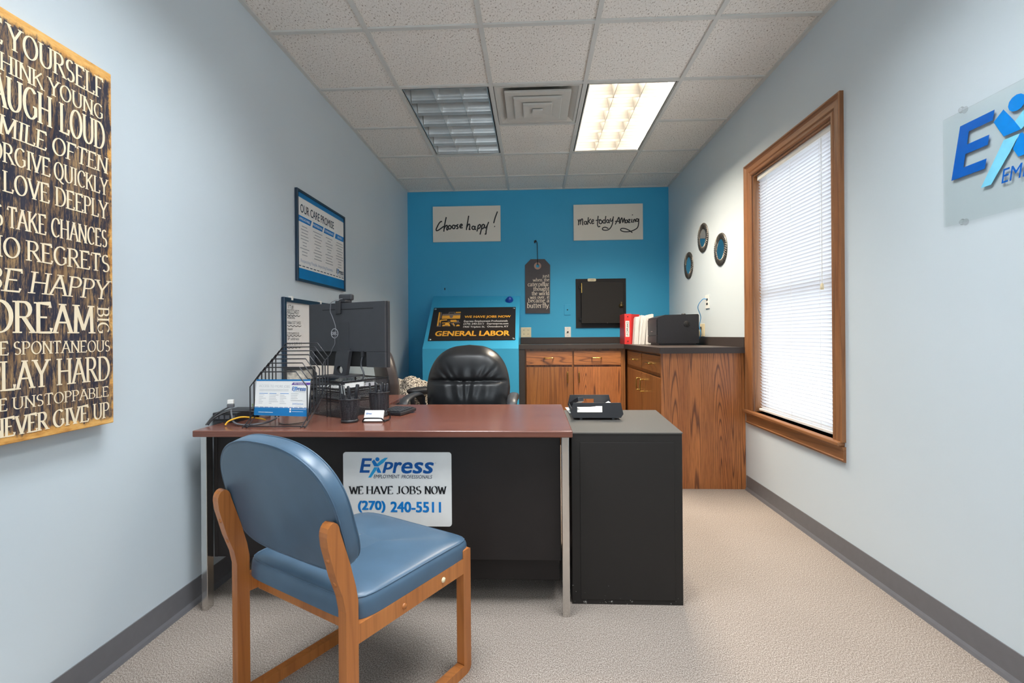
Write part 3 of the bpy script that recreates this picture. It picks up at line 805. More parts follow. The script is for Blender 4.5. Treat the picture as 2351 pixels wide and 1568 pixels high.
serif(b, 'BIG', (u0, z0, u1, z1), .0008, 0, .15, .055, turn=True)
cl('SPONTANEOUS', 252, 782, 806, 30, pre=('BE', 'E', -2, 19))
cl('HARD', 251, 819, 871, 131, pre=('PLAY', 'LAY', 2, 111))
cl('UNSTOPPABLE', 249, 887, 909, 28, pre=('BE', 'E', -3, 16))
cl('UP', 250, 923, 957, 214); y0, y1 = fp(fc, 250, 957)[1], fp(fc, 250, 923)[1]
serif(b, 'GIVE', (fp(fc, 121, 940)[0], y0, fp(fc, 203, 940)[0], y1), .0008, 0, .17, .055)
serif(b, 'NEVER', (fp(fc, -23, 940)[0], y0, fp(fc, 109, 940)[0], y1), .0008, 0, .17, .055)
b.build('lettering', LETTER, t)

# --- care poster
px0, px1, pz0, pz1 = 2.838, 3.577, 1.434, 1.985
t = thing('framed_poster', 'framed white and blue care promise poster on the left wall above the monitor', 'poster', (XL, (px0 + px1) / 2, pz0))
b = MB(FL); f = .016
rc = lambda q, x0=px0, x1=px1, z0=pz0, z1=pz1: [(x0 + q, z0 + q), (x1 - q, z0 + q), (x1 - q, z1 - q), (x0 + q, z1 - q)]
b.ring_prism(rc(0), rc(f), .001, .018); b.build('frame', NAVY, t, bevel=.002)
b = MB(off(FL, .010)); w = px1 - px0 - 2 * f; h = pz1 - pz0 - 2 * f; x0, z0 = px0 + f, pz0 + f
b.box(x0, x0 + w, z0, z0 + h, -.008, 0, 0)
R = lambda a0, b0, a1, b1, mi, dz=.0006: b.poly([(x0 + a0 * w, z0 + b0 * h, dz), (x0 + a1 * w, z0 + b0 * h, dz), (x0 + a1 * w, z0 + b1 * h, dz), (x0 + a0 * w, z0 + b1 * h, dz)], mi)
bx_ = lambda a0, b0, a1, b1: (x0 + a0 * w, z0 + b0 * h, x0 + a1 * w, z0 + b1 * h)
R(0, .945, 1, 1, 1); R(0, 0, 1, .125, 1)
text(b, 'OUR CARE PROMISE', bx_(.05, .775, .75, .875), .0008, 2, .012)
for a0, a1, s in ((0, .245, 'APPROACHABLE'), (.275, .49, 'PROFESSIONAL'), (.515, .745, 'COMPASSIONATE'), (.775, 1.0, 'DRIVEN')):
    b.poly([(x0 + a0 * w, z0 + .665 * h, .0006), (x0 + (a1 - .01) * w, z0 + .665 * h, .0006), (x0 + (a1 + (.02 if a1 < 1 else 0)) * w, z0 + .735 * h, .0006), (x0 + (a0 + (.02 if a0 else 0)) * w, z0 + .735 * h, .0006)], 4)
    m = (a0 + a1) / 2; hw = .1 if len(s) > 7 else .055
    text(b, s, bx_(m - hw + .005, .685, m + hw + .005, .715), .001, 0, .01)
rnd = random.Random(3)
for m, n in ((.125, 10), (.385, 10), (.635, 10), (.89, 10)):
    for q in range(n):
        hw = rnd.uniform(.035, .095); zc = .615 - q * .037
        R(m - hw, zc, m + hw, zc + .009, 5)
text(b, 'Respecting People. Impacting Business.', bx_(.05, .185, .72, .235), .0008, 6)
express_logo(b, bx_(.80, .17, .985, .265), 2, 4, 4, 5, .0008, False)
for q in range(14): R(q / 14 + .008, .147, q / 14 + .058, .158, 2)
b.build('poster_sheet', [WHITE, POSTB, NAVY, NAVY, MIDINK, GREYINK, plain('pale_blue_ink', (150, 168, 190), .5)], t)

# --- whiteboard
wx0, wx1, wz0, wz1 = 2.675, 3.42, .80, 1.325
t = thing('whiteboard', 'navy framed whiteboard with handwritten phone numbers behind the monitor', 'whiteboard', (XL, (wx0 + wx1) / 2, wz0))
b = MB(FL); rw = lambda q: rc(q, wx0, wx1, wz0, wz1)
b.ring_prism(rw(0), rw(.026), .001, .020); b.build('frame', NAVY, t, bevel=.003)
fw = off(FL, .009); b = MB(fw); b.box(wx0 + .024, wx1 - .024, wz0 + .024, wz1 - .024, -.007, 0, 0)
def wl(s, u0, v0, u1, v1, mi=1): text(b, s, fbox(fw, u0, v0, u1, v1), .0008, mi, -.004)
zo, so = (630, 660), 7.84
for s, q in (('IT#', (248, 385, 340, 320)), ('8002224057', (228, 470, 440, 408)), ('eSkills', (232, 560, 365, 520)), ('1866 537 5455', (232, 655, 470, 612)),
             ('fax#', (236, 770, 325, 725)), ('2702405515', (228, 850, 440, 808)), ('IP address', (240, 950, 440, 898)), ('10.1.29.11', (236, 1045, 480, 985))):
    wl(s, zo[0] + q[0] / so, zo[1] + q[1] / so, zo[0] + q[2] / so, zo[1] + q[3] / so)
for yy, x_1 in ((490, 460), (682, 480), (865, 480), (1085, 480)):
    xa, ya = fp(fw, zo[0] + 228 / so, zo[1] + (yy + 6) / so); xb = fp(fw, zo[0] + x_1 / so, zo[1] + yy / so)[0]
    pts = [(xa + (xb - xa) * k / 8, ya + (-.004 if k % 2 else .003)) for k in range(9)]
    stroke(b, pts, lambda d: .0035, .0008, 1)
b.build('board', [WHITE, INK], t)
for u, v in ((667, 683), (733, 692)):
    q = at(u, v, x=XL + .01); b = MB(); b.box(XL + .001, XL + .022, q.y - .011, q.y + .011, wz1 - .014, wz1 + .010)
    b.build('mounting_clip', WHITEP, t, bevel=.002)

# ================================================================== BACK WALL
FB = frame((0, YB, 0), (1, 0, 0), (0, 0, 1))
def board(u0, v0, u1, v1, u2, v2, name, label, cat):
    f2 = off(FB, .022); a = fp(f2, u0, v0); c = fp(f2, u1, v1); e = fp(f2, u2, v2)
    return f2, a, c, e
CH = [  # choose happy!, in enlarged-view coordinates
 [(1148, 1012), (1135, 1008), (1112, 1030), (1088, 1075), (1076, 1105), (1082, 1120), (1105, 1113), (1135, 1092), (1170, 1066)],
 [(1200, 953), (1190, 1000), (1178, 1060), (1170, 1132)], [(1174, 1098), (1190, 1065), (1208, 1055), (1212, 1070), (1205, 1100), (1212, 1112), (1225, 1098)],
 ell(1243, 1078, 17, 22), ell(1291, 1074, 17, 22), [(1300, 1058), (1325, 1058), (1345, 1046)],
 [(1348, 1044), (1332, 1052), (1330, 1066), (1344, 1076), (1340, 1092), (1322, 1095)],
 [(1364, 1072), (1390, 1060), (1394, 1046), (1382, 1040), (1367, 1060), (1373, 1085), (1402, 1082)],
 [(1475, 937), (1463, 1010), (1452, 1070), (1448, 1112)], [(1452, 1080), (1470, 1045), (1485, 1042), (1488, 1070), (1482, 1105), (1497, 1100)],
 ell(1533, 1085, 18, 20), [(1555, 1062), (1552, 1098), (1565, 1108)],
 [(1594, 1050), (1586, 1090), (1576, 1130)], [(1588, 1066), (1610, 1045), (1622, 1062), (1606, 1090), (1586, 1095)],
 [(1642, 1042), (1630, 1105), (1614, 1168)], [(1636, 1062), (1655, 1042), (1668, 1060), (1652, 1092), (1630, 1098)],
 [(1672, 1045), (1668, 1075), (1682, 1085), (1704, 1052), (1720, 1012)], [(1704, 1052), (1690, 1120), (1686, 1160), (1672, 1158)],
 [(1828, 885), (1800, 960), (1782, 1028)], [(1788, 1066), (1797, 1071)]]
MT = [  # make today amazing
 [(464, 982), (473, 1010), (470, 1054)], [(472, 1022), (488, 985), (496, 1000), (492, 1046)], [(495, 1012), (513, 975), (523, 992), (519, 1035), (528, 1052)],
 ell(555, 1024, 15, 18), [(572, 1002), (572, 1036), (584, 1042)],
 [(592, 955), (588, 1000), (584, 1044)], [(622, 975), (588, 1012)], [(594, 1006), (624, 1038)],
 [(635, 1014), (655, 1002), (652, 986), (638, 990), (631, 1015), (643, 1035), (662, 1024)],
 [(712, 938), (706, 1000), (705, 1050), (716, 1072), (738, 1064)], [(682, 996), (720, 988), (748, 984)],
 ell(742, 1013, 18, 22), ell(784, 1008, 15, 20), [(806, 940), (800, 990), (800, 1032)], ell(829, 1004, 14, 18), [(846, 985), (846, 1016), (856, 1026)],
 [(864, 968), (862, 998), (876, 1004), (894, 972), (900, 945)], [(896, 962), (888, 1030), (868, 1078), (838, 1108), (795, 1115), (766, 1106), (770, 1086), (800, 1078), (838, 1094)],
 [(922, 1044), (948, 990), (968, 958), (974, 1034)], [(918, 1006), (980, 1004)],
 [(988, 975), (986, 1030)], [(988, 990), (1004, 962), (1014, 1020), (1032, 968), (1042, 1030)],
 ell(1058, 1006, 13, 18), [(1074, 986), (1076, 1020)], [(1080, 986), (1104, 984), (1082, 1018), (1108, 1018)],
 [(1126, 976), (1122, 1014), (1134, 1012)], [(1130, 922), (1136, 930)], [(1146, 985), (1144, 1022)], [(1146, 996), (1160, 980), (1168, 1016)],
 ell(1190, 990, 14, 17), [(1210, 972), (1208, 1030), (1196, 1080), (1160, 1108), (1100, 1130), (1030, 1132), (990, 1116), (996, 1094), (1040, 1094), (1092, 1116), (1132, 1145)]]
for (u0, v0, u1, v1, o, st, lb) in ((993.5, 474.5, 1149.5, 553.5, (800, 320), CH, 'white board lettered choose happy on the blue wall'),
                                   (1316.5, 470, 1476.5, 549.5, (1240, 320), MT, 'white board lettered make today amazing on the blue wall')):
    f2 = off(FB, .022); x0, z0, x1, z1 = fbox(f2, u0, v0, u1, v1)
    t = thing('slogan_board', lb, 'wall sign', ((x0 + x1) / 2, YB, z0), group=None)
    b = MB(FB); b.box(x0, x1, z0, z1, .001, .022); b.build('board', CREAM, t, bevel=.0015)
    b = MB(f2); script(b, f2, o[0], o[1], 5.343, st, .0138 if st is CH else .0112, .0008, 0)
    b.build('handwriting', INK, t)

# --- hanging tag
f2 = off(FB, .012); t = thing('hanging_tag_sign', 'charcoal tag-shaped sign with butterfly verse hanging from a black cord', 'wall sign', (fp(f2, 1234, 719)[0], YB, fp(f2, 1234, 719)[1]))
P = [fp(f2, 1160 + x / 6.03, 540 + y / 6.03) for x, y in ((280, 1082), (620, 1080), (622, 412), (545, 330), (352, 332), (273, 414))]
hc = fp(f2, 1160 + 448 / 6.03, 540 + 425 / 6.03)
b = MB(FB); hole = arc(hc[0], hc[1], .019, .019, 0, 360, 24)[:-1]
def hit(a):      # outline point in direction a from the hole centre
    best = None
    for k in range(len(P)):
        p, q = Vector(P[k]) - Vector(hc), Vector(P[(k + 1) % len(P)]) - Vector(hc)
        d = Vector((math.cos(a), math.sin(a))); e = q - p; den = d.x * e.y - d.y * e.x
        if abs(den) < 1e-9: continue
        s_ = (p.x * e.y - p.y * e.x) / den; r_ = (p.x * d.y - p.y * d.x) / den
        if s_ > 0 and -1e-6 <= r_ <= 1 + 1e-6 and (best is None or s_ < best): best = s_
    return (hc[0] + math.cos(a) * best, hc[1] + math.sin(a) * best)
angs = sorted([k * math.tau / 24 for k in range(24)] + [math.atan2(p[1] - hc[1], p[0] - hc[0]) % math.tau for p in P])
b.ring_prism([hit(a) for a in angs], [(hc[0] + .019 * math.cos(a), hc[1] + .019 * math.sin(a)) for a in angs], .002, .012)
b.build('tag_board', GREYTAG, t)
b = MB(f2); b.ring_prism(arc(hc[0], hc[1], .040, .040, 0, 360, 24)[:-1], arc(hc[0], hc[1], .0185, .0185, 0, 360, 24)[:-1], -.0005, .0015)
b.build('eyelet', BROWNR, t)
b = MB(f2)
for s, bl, xa, xb, xh in (('just', 583, 515, 610, 30), ('when the', 640, 382, 610, 29), ('caterpillar', 707, 312, 610, 37), ('thought', 768, 387, 610, 36),
                          ('the world', 831, 366, 610, 35), ('was over, it', 880, 343, 610, 30), ('became a', 931, 316, 610, 36), ('butterfly.', 1006, 302, 620, 44)):
    p0 = fp(f2, 1160 + xa / 6.03, 540 + bl / 6.03); p1 = fp(f2, 1160 + xb / 6.03, 540 + bl / 6.03)
    hgt = (xh / 6.03) * (YB - .01) / F_PX / .62
    serif(b, s, (p0[0], p0[1], p1[0], p0[1] + hgt), .0008, 0, .13, .055, track=.03, ser=.04)
b.build('lettering', TAGTXT, t)
nl = fp(f2, 1160 + 415 / 6.03, 540 + 90 / 6.03); kn = fp(f2, 1160 + 440 / 6.03, 540 + 100 / 6.03)
b = MB(FB); b.tube(smooth_path([(nl[0], nl[1], .004), (kn[0], kn[1], .012), (hc[0] - .001, hc[1] + .15, .012), (hc[0], hc[1] + .03, .016), (hc[0], hc[1] + .016, .015), (hc[0] + .003, hc[1] + .012, .004)]), .0035, 8)
b.tube([(nl[0] - .012, nl[1] + .002, .012), (nl[0] + .012, nl[1] + .012, .012)], .009, 8); b.tube([(nl[0] - .010, nl[1] - .014, .012), (nl[0] + .008, nl[1] + .006, .012)], .006, 8)
b.build('cord', INK, t)

# --- black wall cabinet (steel door in a flat frame)
f2 = off(FB, .010); x0, z0, x1, z1 = fbox(f2, 1322.5, 753, 1437, 639)
t = thing('wall_cabinet', 'black steel wall cabinet with hinged door and brass lock on the blue wall', 'wall cabinet', ((x0 + x1) / 2, YB, z0))
b = MB(FB); b.box(x0, x1, z0, z1, .001, .010); b.build('frame_plate', BLACKM, t, bevel=.0015)
f3 = off(FB, .052); dx0, dz0, dx1, dz1 = fbox(f3, 1335.5, 742.5, 1430.5, 647)
b = MB(FB); b.box(dx0, dx1, dz0, dz1, .034, .052); b.box(dx0 + .01, dx1 - .01, dz0 + .01, dz1 - .01, .010, .034)
d_ = b.build('door', SCUFF, t, bevel=.002)
for z in (dz1 - .05, dz0 + .05):
    b = MB(FB)
    b.tube([(dx0 - .016, z - .016, .022), (dx0 - .016, z + .016, .022)], .009, 10); b.box(dx0 - .016, dx0 + .012, z - .012, z + .012, .014, .022)
    b.build('hinge', BLACKP, t)
b = MB(FB); b.box(dx0 - .001, dx0 + .006, dz1 - .115, dz1 - .010, .052, .0545); b.build('hinge_leaf', BRASS, t)
b = MB(FB); kx, kz = fp(f3, 1160 + 1605 / 6.03, 540 + 975 / 6.03)
b.M = off(FB, .052) @ TR(kx, kz, 0); b.lathe([(.026, 0), (.026, .005), (.018, .007), (.016, .016), (.0, .018)], 20)
b.box(-.006, .006, .018, .042, 0, .010)
b.build('lock_dial', plain('aged_brass', (112, 96, 66), .35, .9, var=.25, vscale=60), d_)
b = MB(off(FB, .010)); sx0, sz0, sx1, sz1 = fbox(f2, 1160 + 1140 / 6.03, 540 + 640 / 6.03, 1160 + 1257 / 6.03, 540 + 598 / 6.03)
b.prism(rrect(sx0, sz0, sx1, sz1, .012), .0003, .001, 0)
for q in range(5): b.poly([(sx0 + .03 + q * .008, sz0 + .012, .0013), (sx0 + .035 + q * .008, sz0 + .012, .0013), (sx0 + .035 + q * .008, sz1 - .012, .0013), (sx0 + .03 + q * .008, sz1 - .012, .0013)], 1)
b.build('paper_label', [IVORY, GREYINK], t)

# --- cover plates on the back wall
def plate(name, label, cat, fr, box, mat, kind, group=None):
    x0, z0, x1, z1 = box; cx, cz = (x0 + x1) / 2, (z0 + z1) / 2
    o = fr @ Vector((cx, cz, 0)); t = thing(name, label, cat, o, group=group)
    b = MB(fr); b.box(x0, x1, z0, z1, .0005, .006); p = b.build('cover_plate', mat, t, bevel=.002)
    b = MB(fr)
    if kind == 'jack':
        b.M = fr @ TR(cx, cz, 0); b.lathe([(.007, .006), (.007, .0066), (0, .0067)], 14)
        b.build('socket', HOLE, t)
    elif kind == 'switch':
        b.box(cx - .005, cx + .005, cz - .012, cz + .012, .006, .009); b.build('toggle', HOLE, t)
    elif kind == 'coax':
        b.M = fr @ TR(cx, cz, 0); b.lathe([(.010, .006), (.010, .014), (.006, .015), (0, .0155)], 14); b.build('socket', BLACKP, t)
        for q in (-.037, .037):
            b = MB(fr); b.box(cx - .004, cx + .004, cz + q - .002, cz + q + .002, .006, .0068); b.build('screw', GREYINK, t)
    elif kind == 'quad':
        for ax in (-.024, .024):
            for az in (-.022, .022):
                q = MB(fr @ TR(cx + ax, cz + az, 0))
                for dx in (-.0065, .0065): q.box(dx - .0013, dx + .0013, .000, .008, .006, .0067)
                q.lathe([(.0022, .006), (.0022, .0067), (0, .0067)], 8)
                q.build('outlet_slots', HOLE, t)
    return t
pl = lambda u0, v0, u1, v1: fbox(FB, u0, v1, u1, v0)
plate('wall_plate', 'blue painted wall plate above the sloping ledge', 'wall plate', FB, pl(1014.5, 651.5, 1028.5, 675.5), BLUE, 'switch')
plate('wall_plate', 'blue painted wall plate between the tag and the black wall cabinet', 'wall plate', FB, pl(1295.5, 699.5, 1310, 723.5), BLUE, 'jack')
plate('cable_outlet', 'white cable outlet just above the black backsplash', 'outlet', FB, pl(1296.5, 750.5, 1310.5, 774), WHITEP, 'coax')
plate('power_outlet', 'ivory four-gang power outlet at the left end of the backsplash', 'outlet', FB, pl(1196, 751.5, 1219.5, 774.5), IVORY, 'quad')

# --- sloping boxed-in ledge painted like the wall
sl = [(-1.12, YB, 1.548), (-.147, YB, 1.538), (-.147, 4.74, .972), (-1.085, 4.74, .976)]
b = MB()
P = sl + [(-1.12, YB, 0), (-.147, YB, 0), (-.147, 4.74, 0), (-1.085, 4.74, 0)]
b.add(P, [(0, 3, 2, 1), (3, 7, 6, 2), (0, 4, 7, 3), (1, 2, 6, 5), (4, 5, 6, 7)])
struct(b.build('trim_4', BLUE, weld=True))
e1 = Vector(sl[1]) - Vector(sl[0]); e2 = (Vector(sl[0]) - Vector(sl[3]))
FS = frame(sl[3], (1, 0, 0), (0, YB - 4.74, (1.543 - .974)))
fs2 = off(FS, .004); K = lambda x, y: (960 + x / 6.819, 670 + y / 6.817)
q = [fp(fs2, *K(*p)) for p in ((150, 768), (1520, 750), (1528, 236), (248, 250))]
t = thing('jobs_banner', 'black and yellow general labor banner on the sloping blue ledge', 'banner', fs2 @ Vector((*q[0], -.003)))
b = MB(FS); b.prism(q, .0015, .004); b.build('banner_sheet', plain('black_banner_vinyl', (40, 34, 32), .3), t)
b = MB(fs2)
def bt(s, x0, y0, x1, y1, mi, bold=0.0): text(b, s, fbox(fs2, *K(x0, y1), *K(x1, y0)), .0012, mi, bold)
bt('WE HAVE JOBS NOW', 722, 368, 1452, 420, 0, .03)
bt('GENERAL LABOR', 258, 606, 1436, 696, 0, .04)
bt('Express Employment Professionals', 714, 440, 1402, 482, 1, .006)
bt('(270) 240-5511', 706, 486, 1030, 524, 1, .006); bt('Expresspros.com', 1076, 482, 1412, 520, 1, .006)
bt('1900 Triplett St.', 702, 534, 1048, 570, 1, .006); bt('Owensboro, KY', 1080, 528, 1412, 562, 1, .006)
def bp(pts, mi, z=.0012): b.poly([(*fp(fs2, *K(*p)), z) for p in pts][::-1], mi)
bp([(326, 320), (350, 318), (318, 540), (292, 540)], 0); bp([(292, 530), (358, 528), (356, 544), (290, 546)], 2)
bp([(358, 320), (374, 320), (360, 420), (344, 420)], 2)
bp([(384, 348), (664, 342), (662, 366), (380, 372)], 2); bp([(378, 374), (662, 368), (656, 420), (370, 424)], 0)
bp([(490, 352), (552, 350), (546, 392), (530, 410), (508, 410), (494, 394)], 2, .0014)
for seg in ([(476, 345), (482, 318), (492, 318), (488, 345)], [(482, 318), (576, 316), (576, 324), (482, 326)], [(566, 316), (576, 316), (580, 342), (570, 342)]): bp(seg, 2)
bp([(592, 316), (668, 314), (668, 330), (588, 332)], 0)
bp([(346, 440), (450, 434), (456, 446), (360, 456), (356, 484), (338, 488), (334, 460)], 0); bp([(338, 492), (356, 490), (352, 522), (336, 524)], 2)
bp([(464, 456), (505, 452), (505, 464), (464, 468)], 2); bp([(506, 442), (590, 438), (606, 452), (604, 472), (508, 474)], 0); bp([(608, 450), (636, 448), (640, 470), (608, 474)], 2)
bp([(374, 484), (500, 478), (500, 490), (374, 496)], 0); bp([(540, 482), (655, 478), (655, 488), (540, 492)], 2)
bp([(376, 540), (384, 516), (416, 514), (428, 494), (478, 492), (494, 510), (504, 538)], 0); bp([(416, 528), (470, 526), (470, 536), (412, 538)], 2, .0014)
bp([(506, 488), (524, 486), (582, 534), (566, 546)], 2); bp([(538, 496), (552, 490), (576, 520), (562, 540)], 0)
bp([(592, 540), (602, 520), (628, 512), (650, 522), (650, 538)], 0)
b.build('print', [YEL, WHITE, plain('banner_grey', (128, 116, 112), .5)], t)
for x, y in ((272, 272), (1500, 256), (1490, 728), (186, 745)):
    c_ = fp(fs2, *K(x, y)); b = MB(fs2 @ TR(c_[0], c_[1], 0)); b.lathe([(.013, 0), (.013, .002), (.007, .003), (.006, .0005)], 16); b.build('grommet', CHROME, t)

# --- tiny blue hard hat magnet stuck on the slope
hx = fp(FS, 960 + 1432 / 6.819, 670 + 125 / 6.817)
mH = FS @ TR(hx[0], hx[1], 0) @ Matrix.Rotation(math.radians(-18), 4, 'Z')
t = thing('toy_hard_hat', 'tiny blue hard hat stuck on the sloping ledge above the banner', 'toy hat', mH.translation)
b = MB(mH @ TR(0, -.006, 0)); BH = plain('royal_blue_plastic', (22, 70, 168), .3)
b.grid(lambda u, v: (.037 * math.cos(v * math.pi / 2) * math.cos(u * math.tau), .040 * math.cos(v * math.pi / 2) * math.sin(u * math.tau) + .004, .004 + .034 * math.sin(v * math.pi / 2)), 20, 6)
b.build('shell', BH, t)
b = MB(mH @ TR(0, -.006, 0)); b.prism([(x * 1.0, y - .004) for x, y in arc(0, 0, .044, .046, 0, 360, 24)[:-1]], .0005, .005); b.build('brim', BH, t)
b = MB(mH @ TR(0, -.006, 0)); b.tube([(.0, -.032, .012), (0, -.02, .033), (0, .005, .040), (0, .03, .030)], .004, 8); b.build('ridge', BH, t)

# ================================================================== BUILT-IN COUNTER
CTOP = 1.005; CB = CTOP - .042
# worktop: L shape over back run and right-hand run
b = MB()
L_ = [(-.1465, YB - .001), (-.1465, 4.85), (.885, 4.85), (.885, 3.49), (XR - .001, 3.49), (XR - .001, YB - .001)]
b.prism(L_, CB, CTOP)
wt = b.build('worktop', COUNTER, None, bevel=.003, origin=(.4, 5.1, CB))
tag(wt, 'brown-black L-shaped laminate worktop running along the blue wall and under the printer', 'countertop')
b = MB(); b.box(-.143, XR - .021, YB - .020, YB - .001, CTOP, CTOP + .070); b.build('backsplash', COUNTER, wt, bevel=.002)
b = MB(); b.box(XR - .020, XR - .001, 3.51, YB - .001, CTOP, CTOP + .070); b.build('backsplash', COUNTER, wt, bevel=.002)
b = MB(); b.box(-.1465, -.088, 4.856, YB - .002, 0, CB - .0005); b.build('end_support', COUNTER, wt, bevel=.002)

def pull(mb, a, c, out, r=.0042):
    """bar pull from a to c standing off by vector out"""
    a, c, out = Vector(a), Vector(c), Vector(out)
    d = (c - a).normalized() * .008
    r *= 1.3; mb.tube(smooth_path([a, a + out * .75, a + out + d, c + out - d, c + out * .75, c], 4), r, 8)
def cab_front(b, box, y0, y1, mi=0): pass
# back run cabinet
t = thing('base_cabinet', 'wood-grain cabinet with two drawers over two doors against the blue wall', 'cabinet', (.40, 5.15, 0))
yf = 4.895
b = MB(); b.box(-.086, .905, yf, YB - .002, .09, CB - .0005); b.box(-.06, .905, yf + .06, YB - .02, 0, .09)
b.build('body', ROSE_D, t)
for x0, x1, hx in ((-.075, .381, .150), (.396, .858, .620)):
    b = MB(); b.box(x0, x1, yf - .022, yf - .0005, .803, .943); d_ = b.build('drawer', ROSE_H, t, bevel=.002)
    b = MB(); pull(b, (hx - .045, yf - .021, .873), (hx + .045, yf - .021, .873), (0, -.026, 0)); b.build('drawer_pull', BRASS, d_)
for x0, x1, hx, mt in ((-.075, .381, .333, ROSE_D), (.396, .858, .446, ROSE)):
    b = MB(); b.box(x0, x1, yf - .022, yf - .0005, .11, .783); d_ = b.build('door', mt, t, bevel=.002)
    b = MB(); pull(b, (hx, yf - .021, .632), (hx, yf - .021, .734), (0, -.026, 0)); b.build('door_pull', BRASS, d_)
# right-hand run (peninsula along the right wall)
t = thing('base_cabinet', 'wood-grain cabinet with broad end panel beside the window, under the printer', 'cabinet', (1.2, 4.2, 0))
xf = .925
b = MB(); b.box(xf, XR - .002, 3.553, YB - .003, .09, CB - .0005); b.box(xf + .06, XR - .002, 3.553, YB - .003, 0, .09)
b.build('body', ROSE_D, t)
b = MB(); b.box(.905, XR - .002, 3.532, 3.5525, 0, CB - .0005); b.build('end_panel', ROSE, t)
for y0, y1 in ((3.552 + .0, 4.142), (4.158, 4.762)):
    b = MB(); b.box(xf - .022, xf - .0005, y0, y1, .818, .944); d_ = b.build('drawer', ROSE_Y, t, bevel=.002)
    ym = (y0 + y1) / 2; b = MB(); pull(b, (xf - .021, ym - .05, .876), (xf - .021, ym + .05, .876), (-.026, 0, 0)); b.build('drawer_pull', BRASS, d_)
for y0, y1, hy in ((3.560, 4.142, 4.07), (4.158, 4.762, 4.215)):
    b = MB(); b.box(xf - .022, xf - .0005, y0, y1, .11, .785); d_ = b.build('door', ROSE_D, t, bevel=.002)
    b = MB(); pull(b, (xf - .021, hy, .632), (xf - .021, hy, .728), (-.032, 0, 0)); b.build('door_pull', BRASS, d_)

# --- printer
px0, px1, py0, py1 = 1.045, 1.395, 4.20, 4.535; pz = CTOP + .001
t = thing('printer', 'black laser printer with round side vent on the worktop', 'printer', ((px0 + px1) / 2, (py0 + py1) / 2, CTOP))
b = MB(Matrix(((1, 0, 0, 0), (0, 0, -1, py1), (0, 1, 0, 0), (0, 0, 0, 1))))   # outline in x-z, extruded back to front
H1 = .262
prof = [(px0 + .004, pz + .016), (px1, pz + .016), (px1, pz + H1 - .008), (px1 - .008, pz + H1), (px0 + .07, pz + H1 - .004), (px0 + .004, pz + H1 - .026)]
b.prism(prof, 0, py1 - py0); b.build('body', plain('printer_charcoal', (38, 38, 42), .42, spec=.3), t, bevel=.005)
b = MB(); b.box(px0 + .02, px1 - .02, py0 + .02, py1 - .02, pz, pz + .018); b.build('foot_base', BLACKP, t)
b = MB(); b.box(px0 - .004, px0 + .0035, py0 + .012, py1 - .012, pz + .022, pz + .078); b.build('paper_tray', BLACKP, t, bevel=.002)
b = MB(); b.box(px0 - .004, px0 + .0035, py0 + .012, py1 - .012, pz + .083, pz + .222); b.build('front_door', BLACKP, t, bevel=.002)
b = MB(); b.box(px0 - .0055, px0 - .0041, (py0 + py1) / 2 - .03, (py0 + py1) / 2 + .03, pz + .118, pz + .121); b.build('badge', CHROME, t)
b = MB(Matrix(((1, 0, 0, 1.293), (0, 0, -1, py0), (0, 1, 0, 1.185), (0, 0, 0, 1))))
b.lathe([(.027, .0005), (.027, .0012), (0, .0013)], 28, 0); b.build('vent_recess', HOLE, t)
b = MB(Matrix(((1, 0, 0, 1.293), (0, 0, -1, py0), (0, 1, 0, 1.185), (0, 0, 0, 1))))
for k in range(-3, 4):
    x = k * .0075; hgt = math.sqrt(.026 ** 2 - x * x); b.box(x - .0012, x + .0012, -hgt, hgt, .0013, .003)
b.build('vent_grille', BLACKP, t)
b = MB(); b.lathe([(0, 0)], 4) if False else None
b.M = TR(1.285, py0 + .06, pz + H1 - .003); b.lathe([(.018, 0), (.018, .008), (.012, .012), (0, .012)], 16); b.build('paper_stop', BLACKP, t)

# --- red binder and leaning paper bundles
t = thing('ring_binder', 'red ring binder with white spine label standing on the worktop', 'binder', (.962, 5.0, CTOP))
bz, bh = CTOP + .0008, .297; bx0, bx1, by0, by1 = .893, .958, 4.86, 5.12
b = MB(); b.box(bx0, bx1, by0, by0 + .004, bz, bz + bh); b.box(bx0, bx0 + .004, by0 + .004, by1, bz, bz + bh)
b.build('cover', RED, t, bevel=.001)
b = MB()
P = [(bx1 + .0, by0 + .002), (bx1 + .003, by0), (bx1 + .10, by0 + .085), (bx1 + .097, by0 + .087)]
b.prism(P, bz, bz + bh - .003); b.build('cover', RED, t)
b = MB(frame((0, by0, 0), (1, 0, 0), (0, 0, 1))); b.box(bx0 + .010, bx1 - .018, bz + .072, bz + .228, .0003, .001, 0)
text(b, 'I-9 COMPLIANCE', (bx0 + .018, bz + .080, bx1 - .026, bz + .220), .0014, 1, .02, turn=True); b.build('spine_label', [WHITE, INK], t)
for z in (bz + .028, bz + .270):
    b = MB(); b.M = frame((0, by0, 0), (1, 0, 0), (0, 0, 1)) @ TR((bx0 + bx1) / 2, z, 0); b.lathe([(.006, .0003), (.006, .001), (0, .001)], 12); b.build('spine_hole', INK, t)
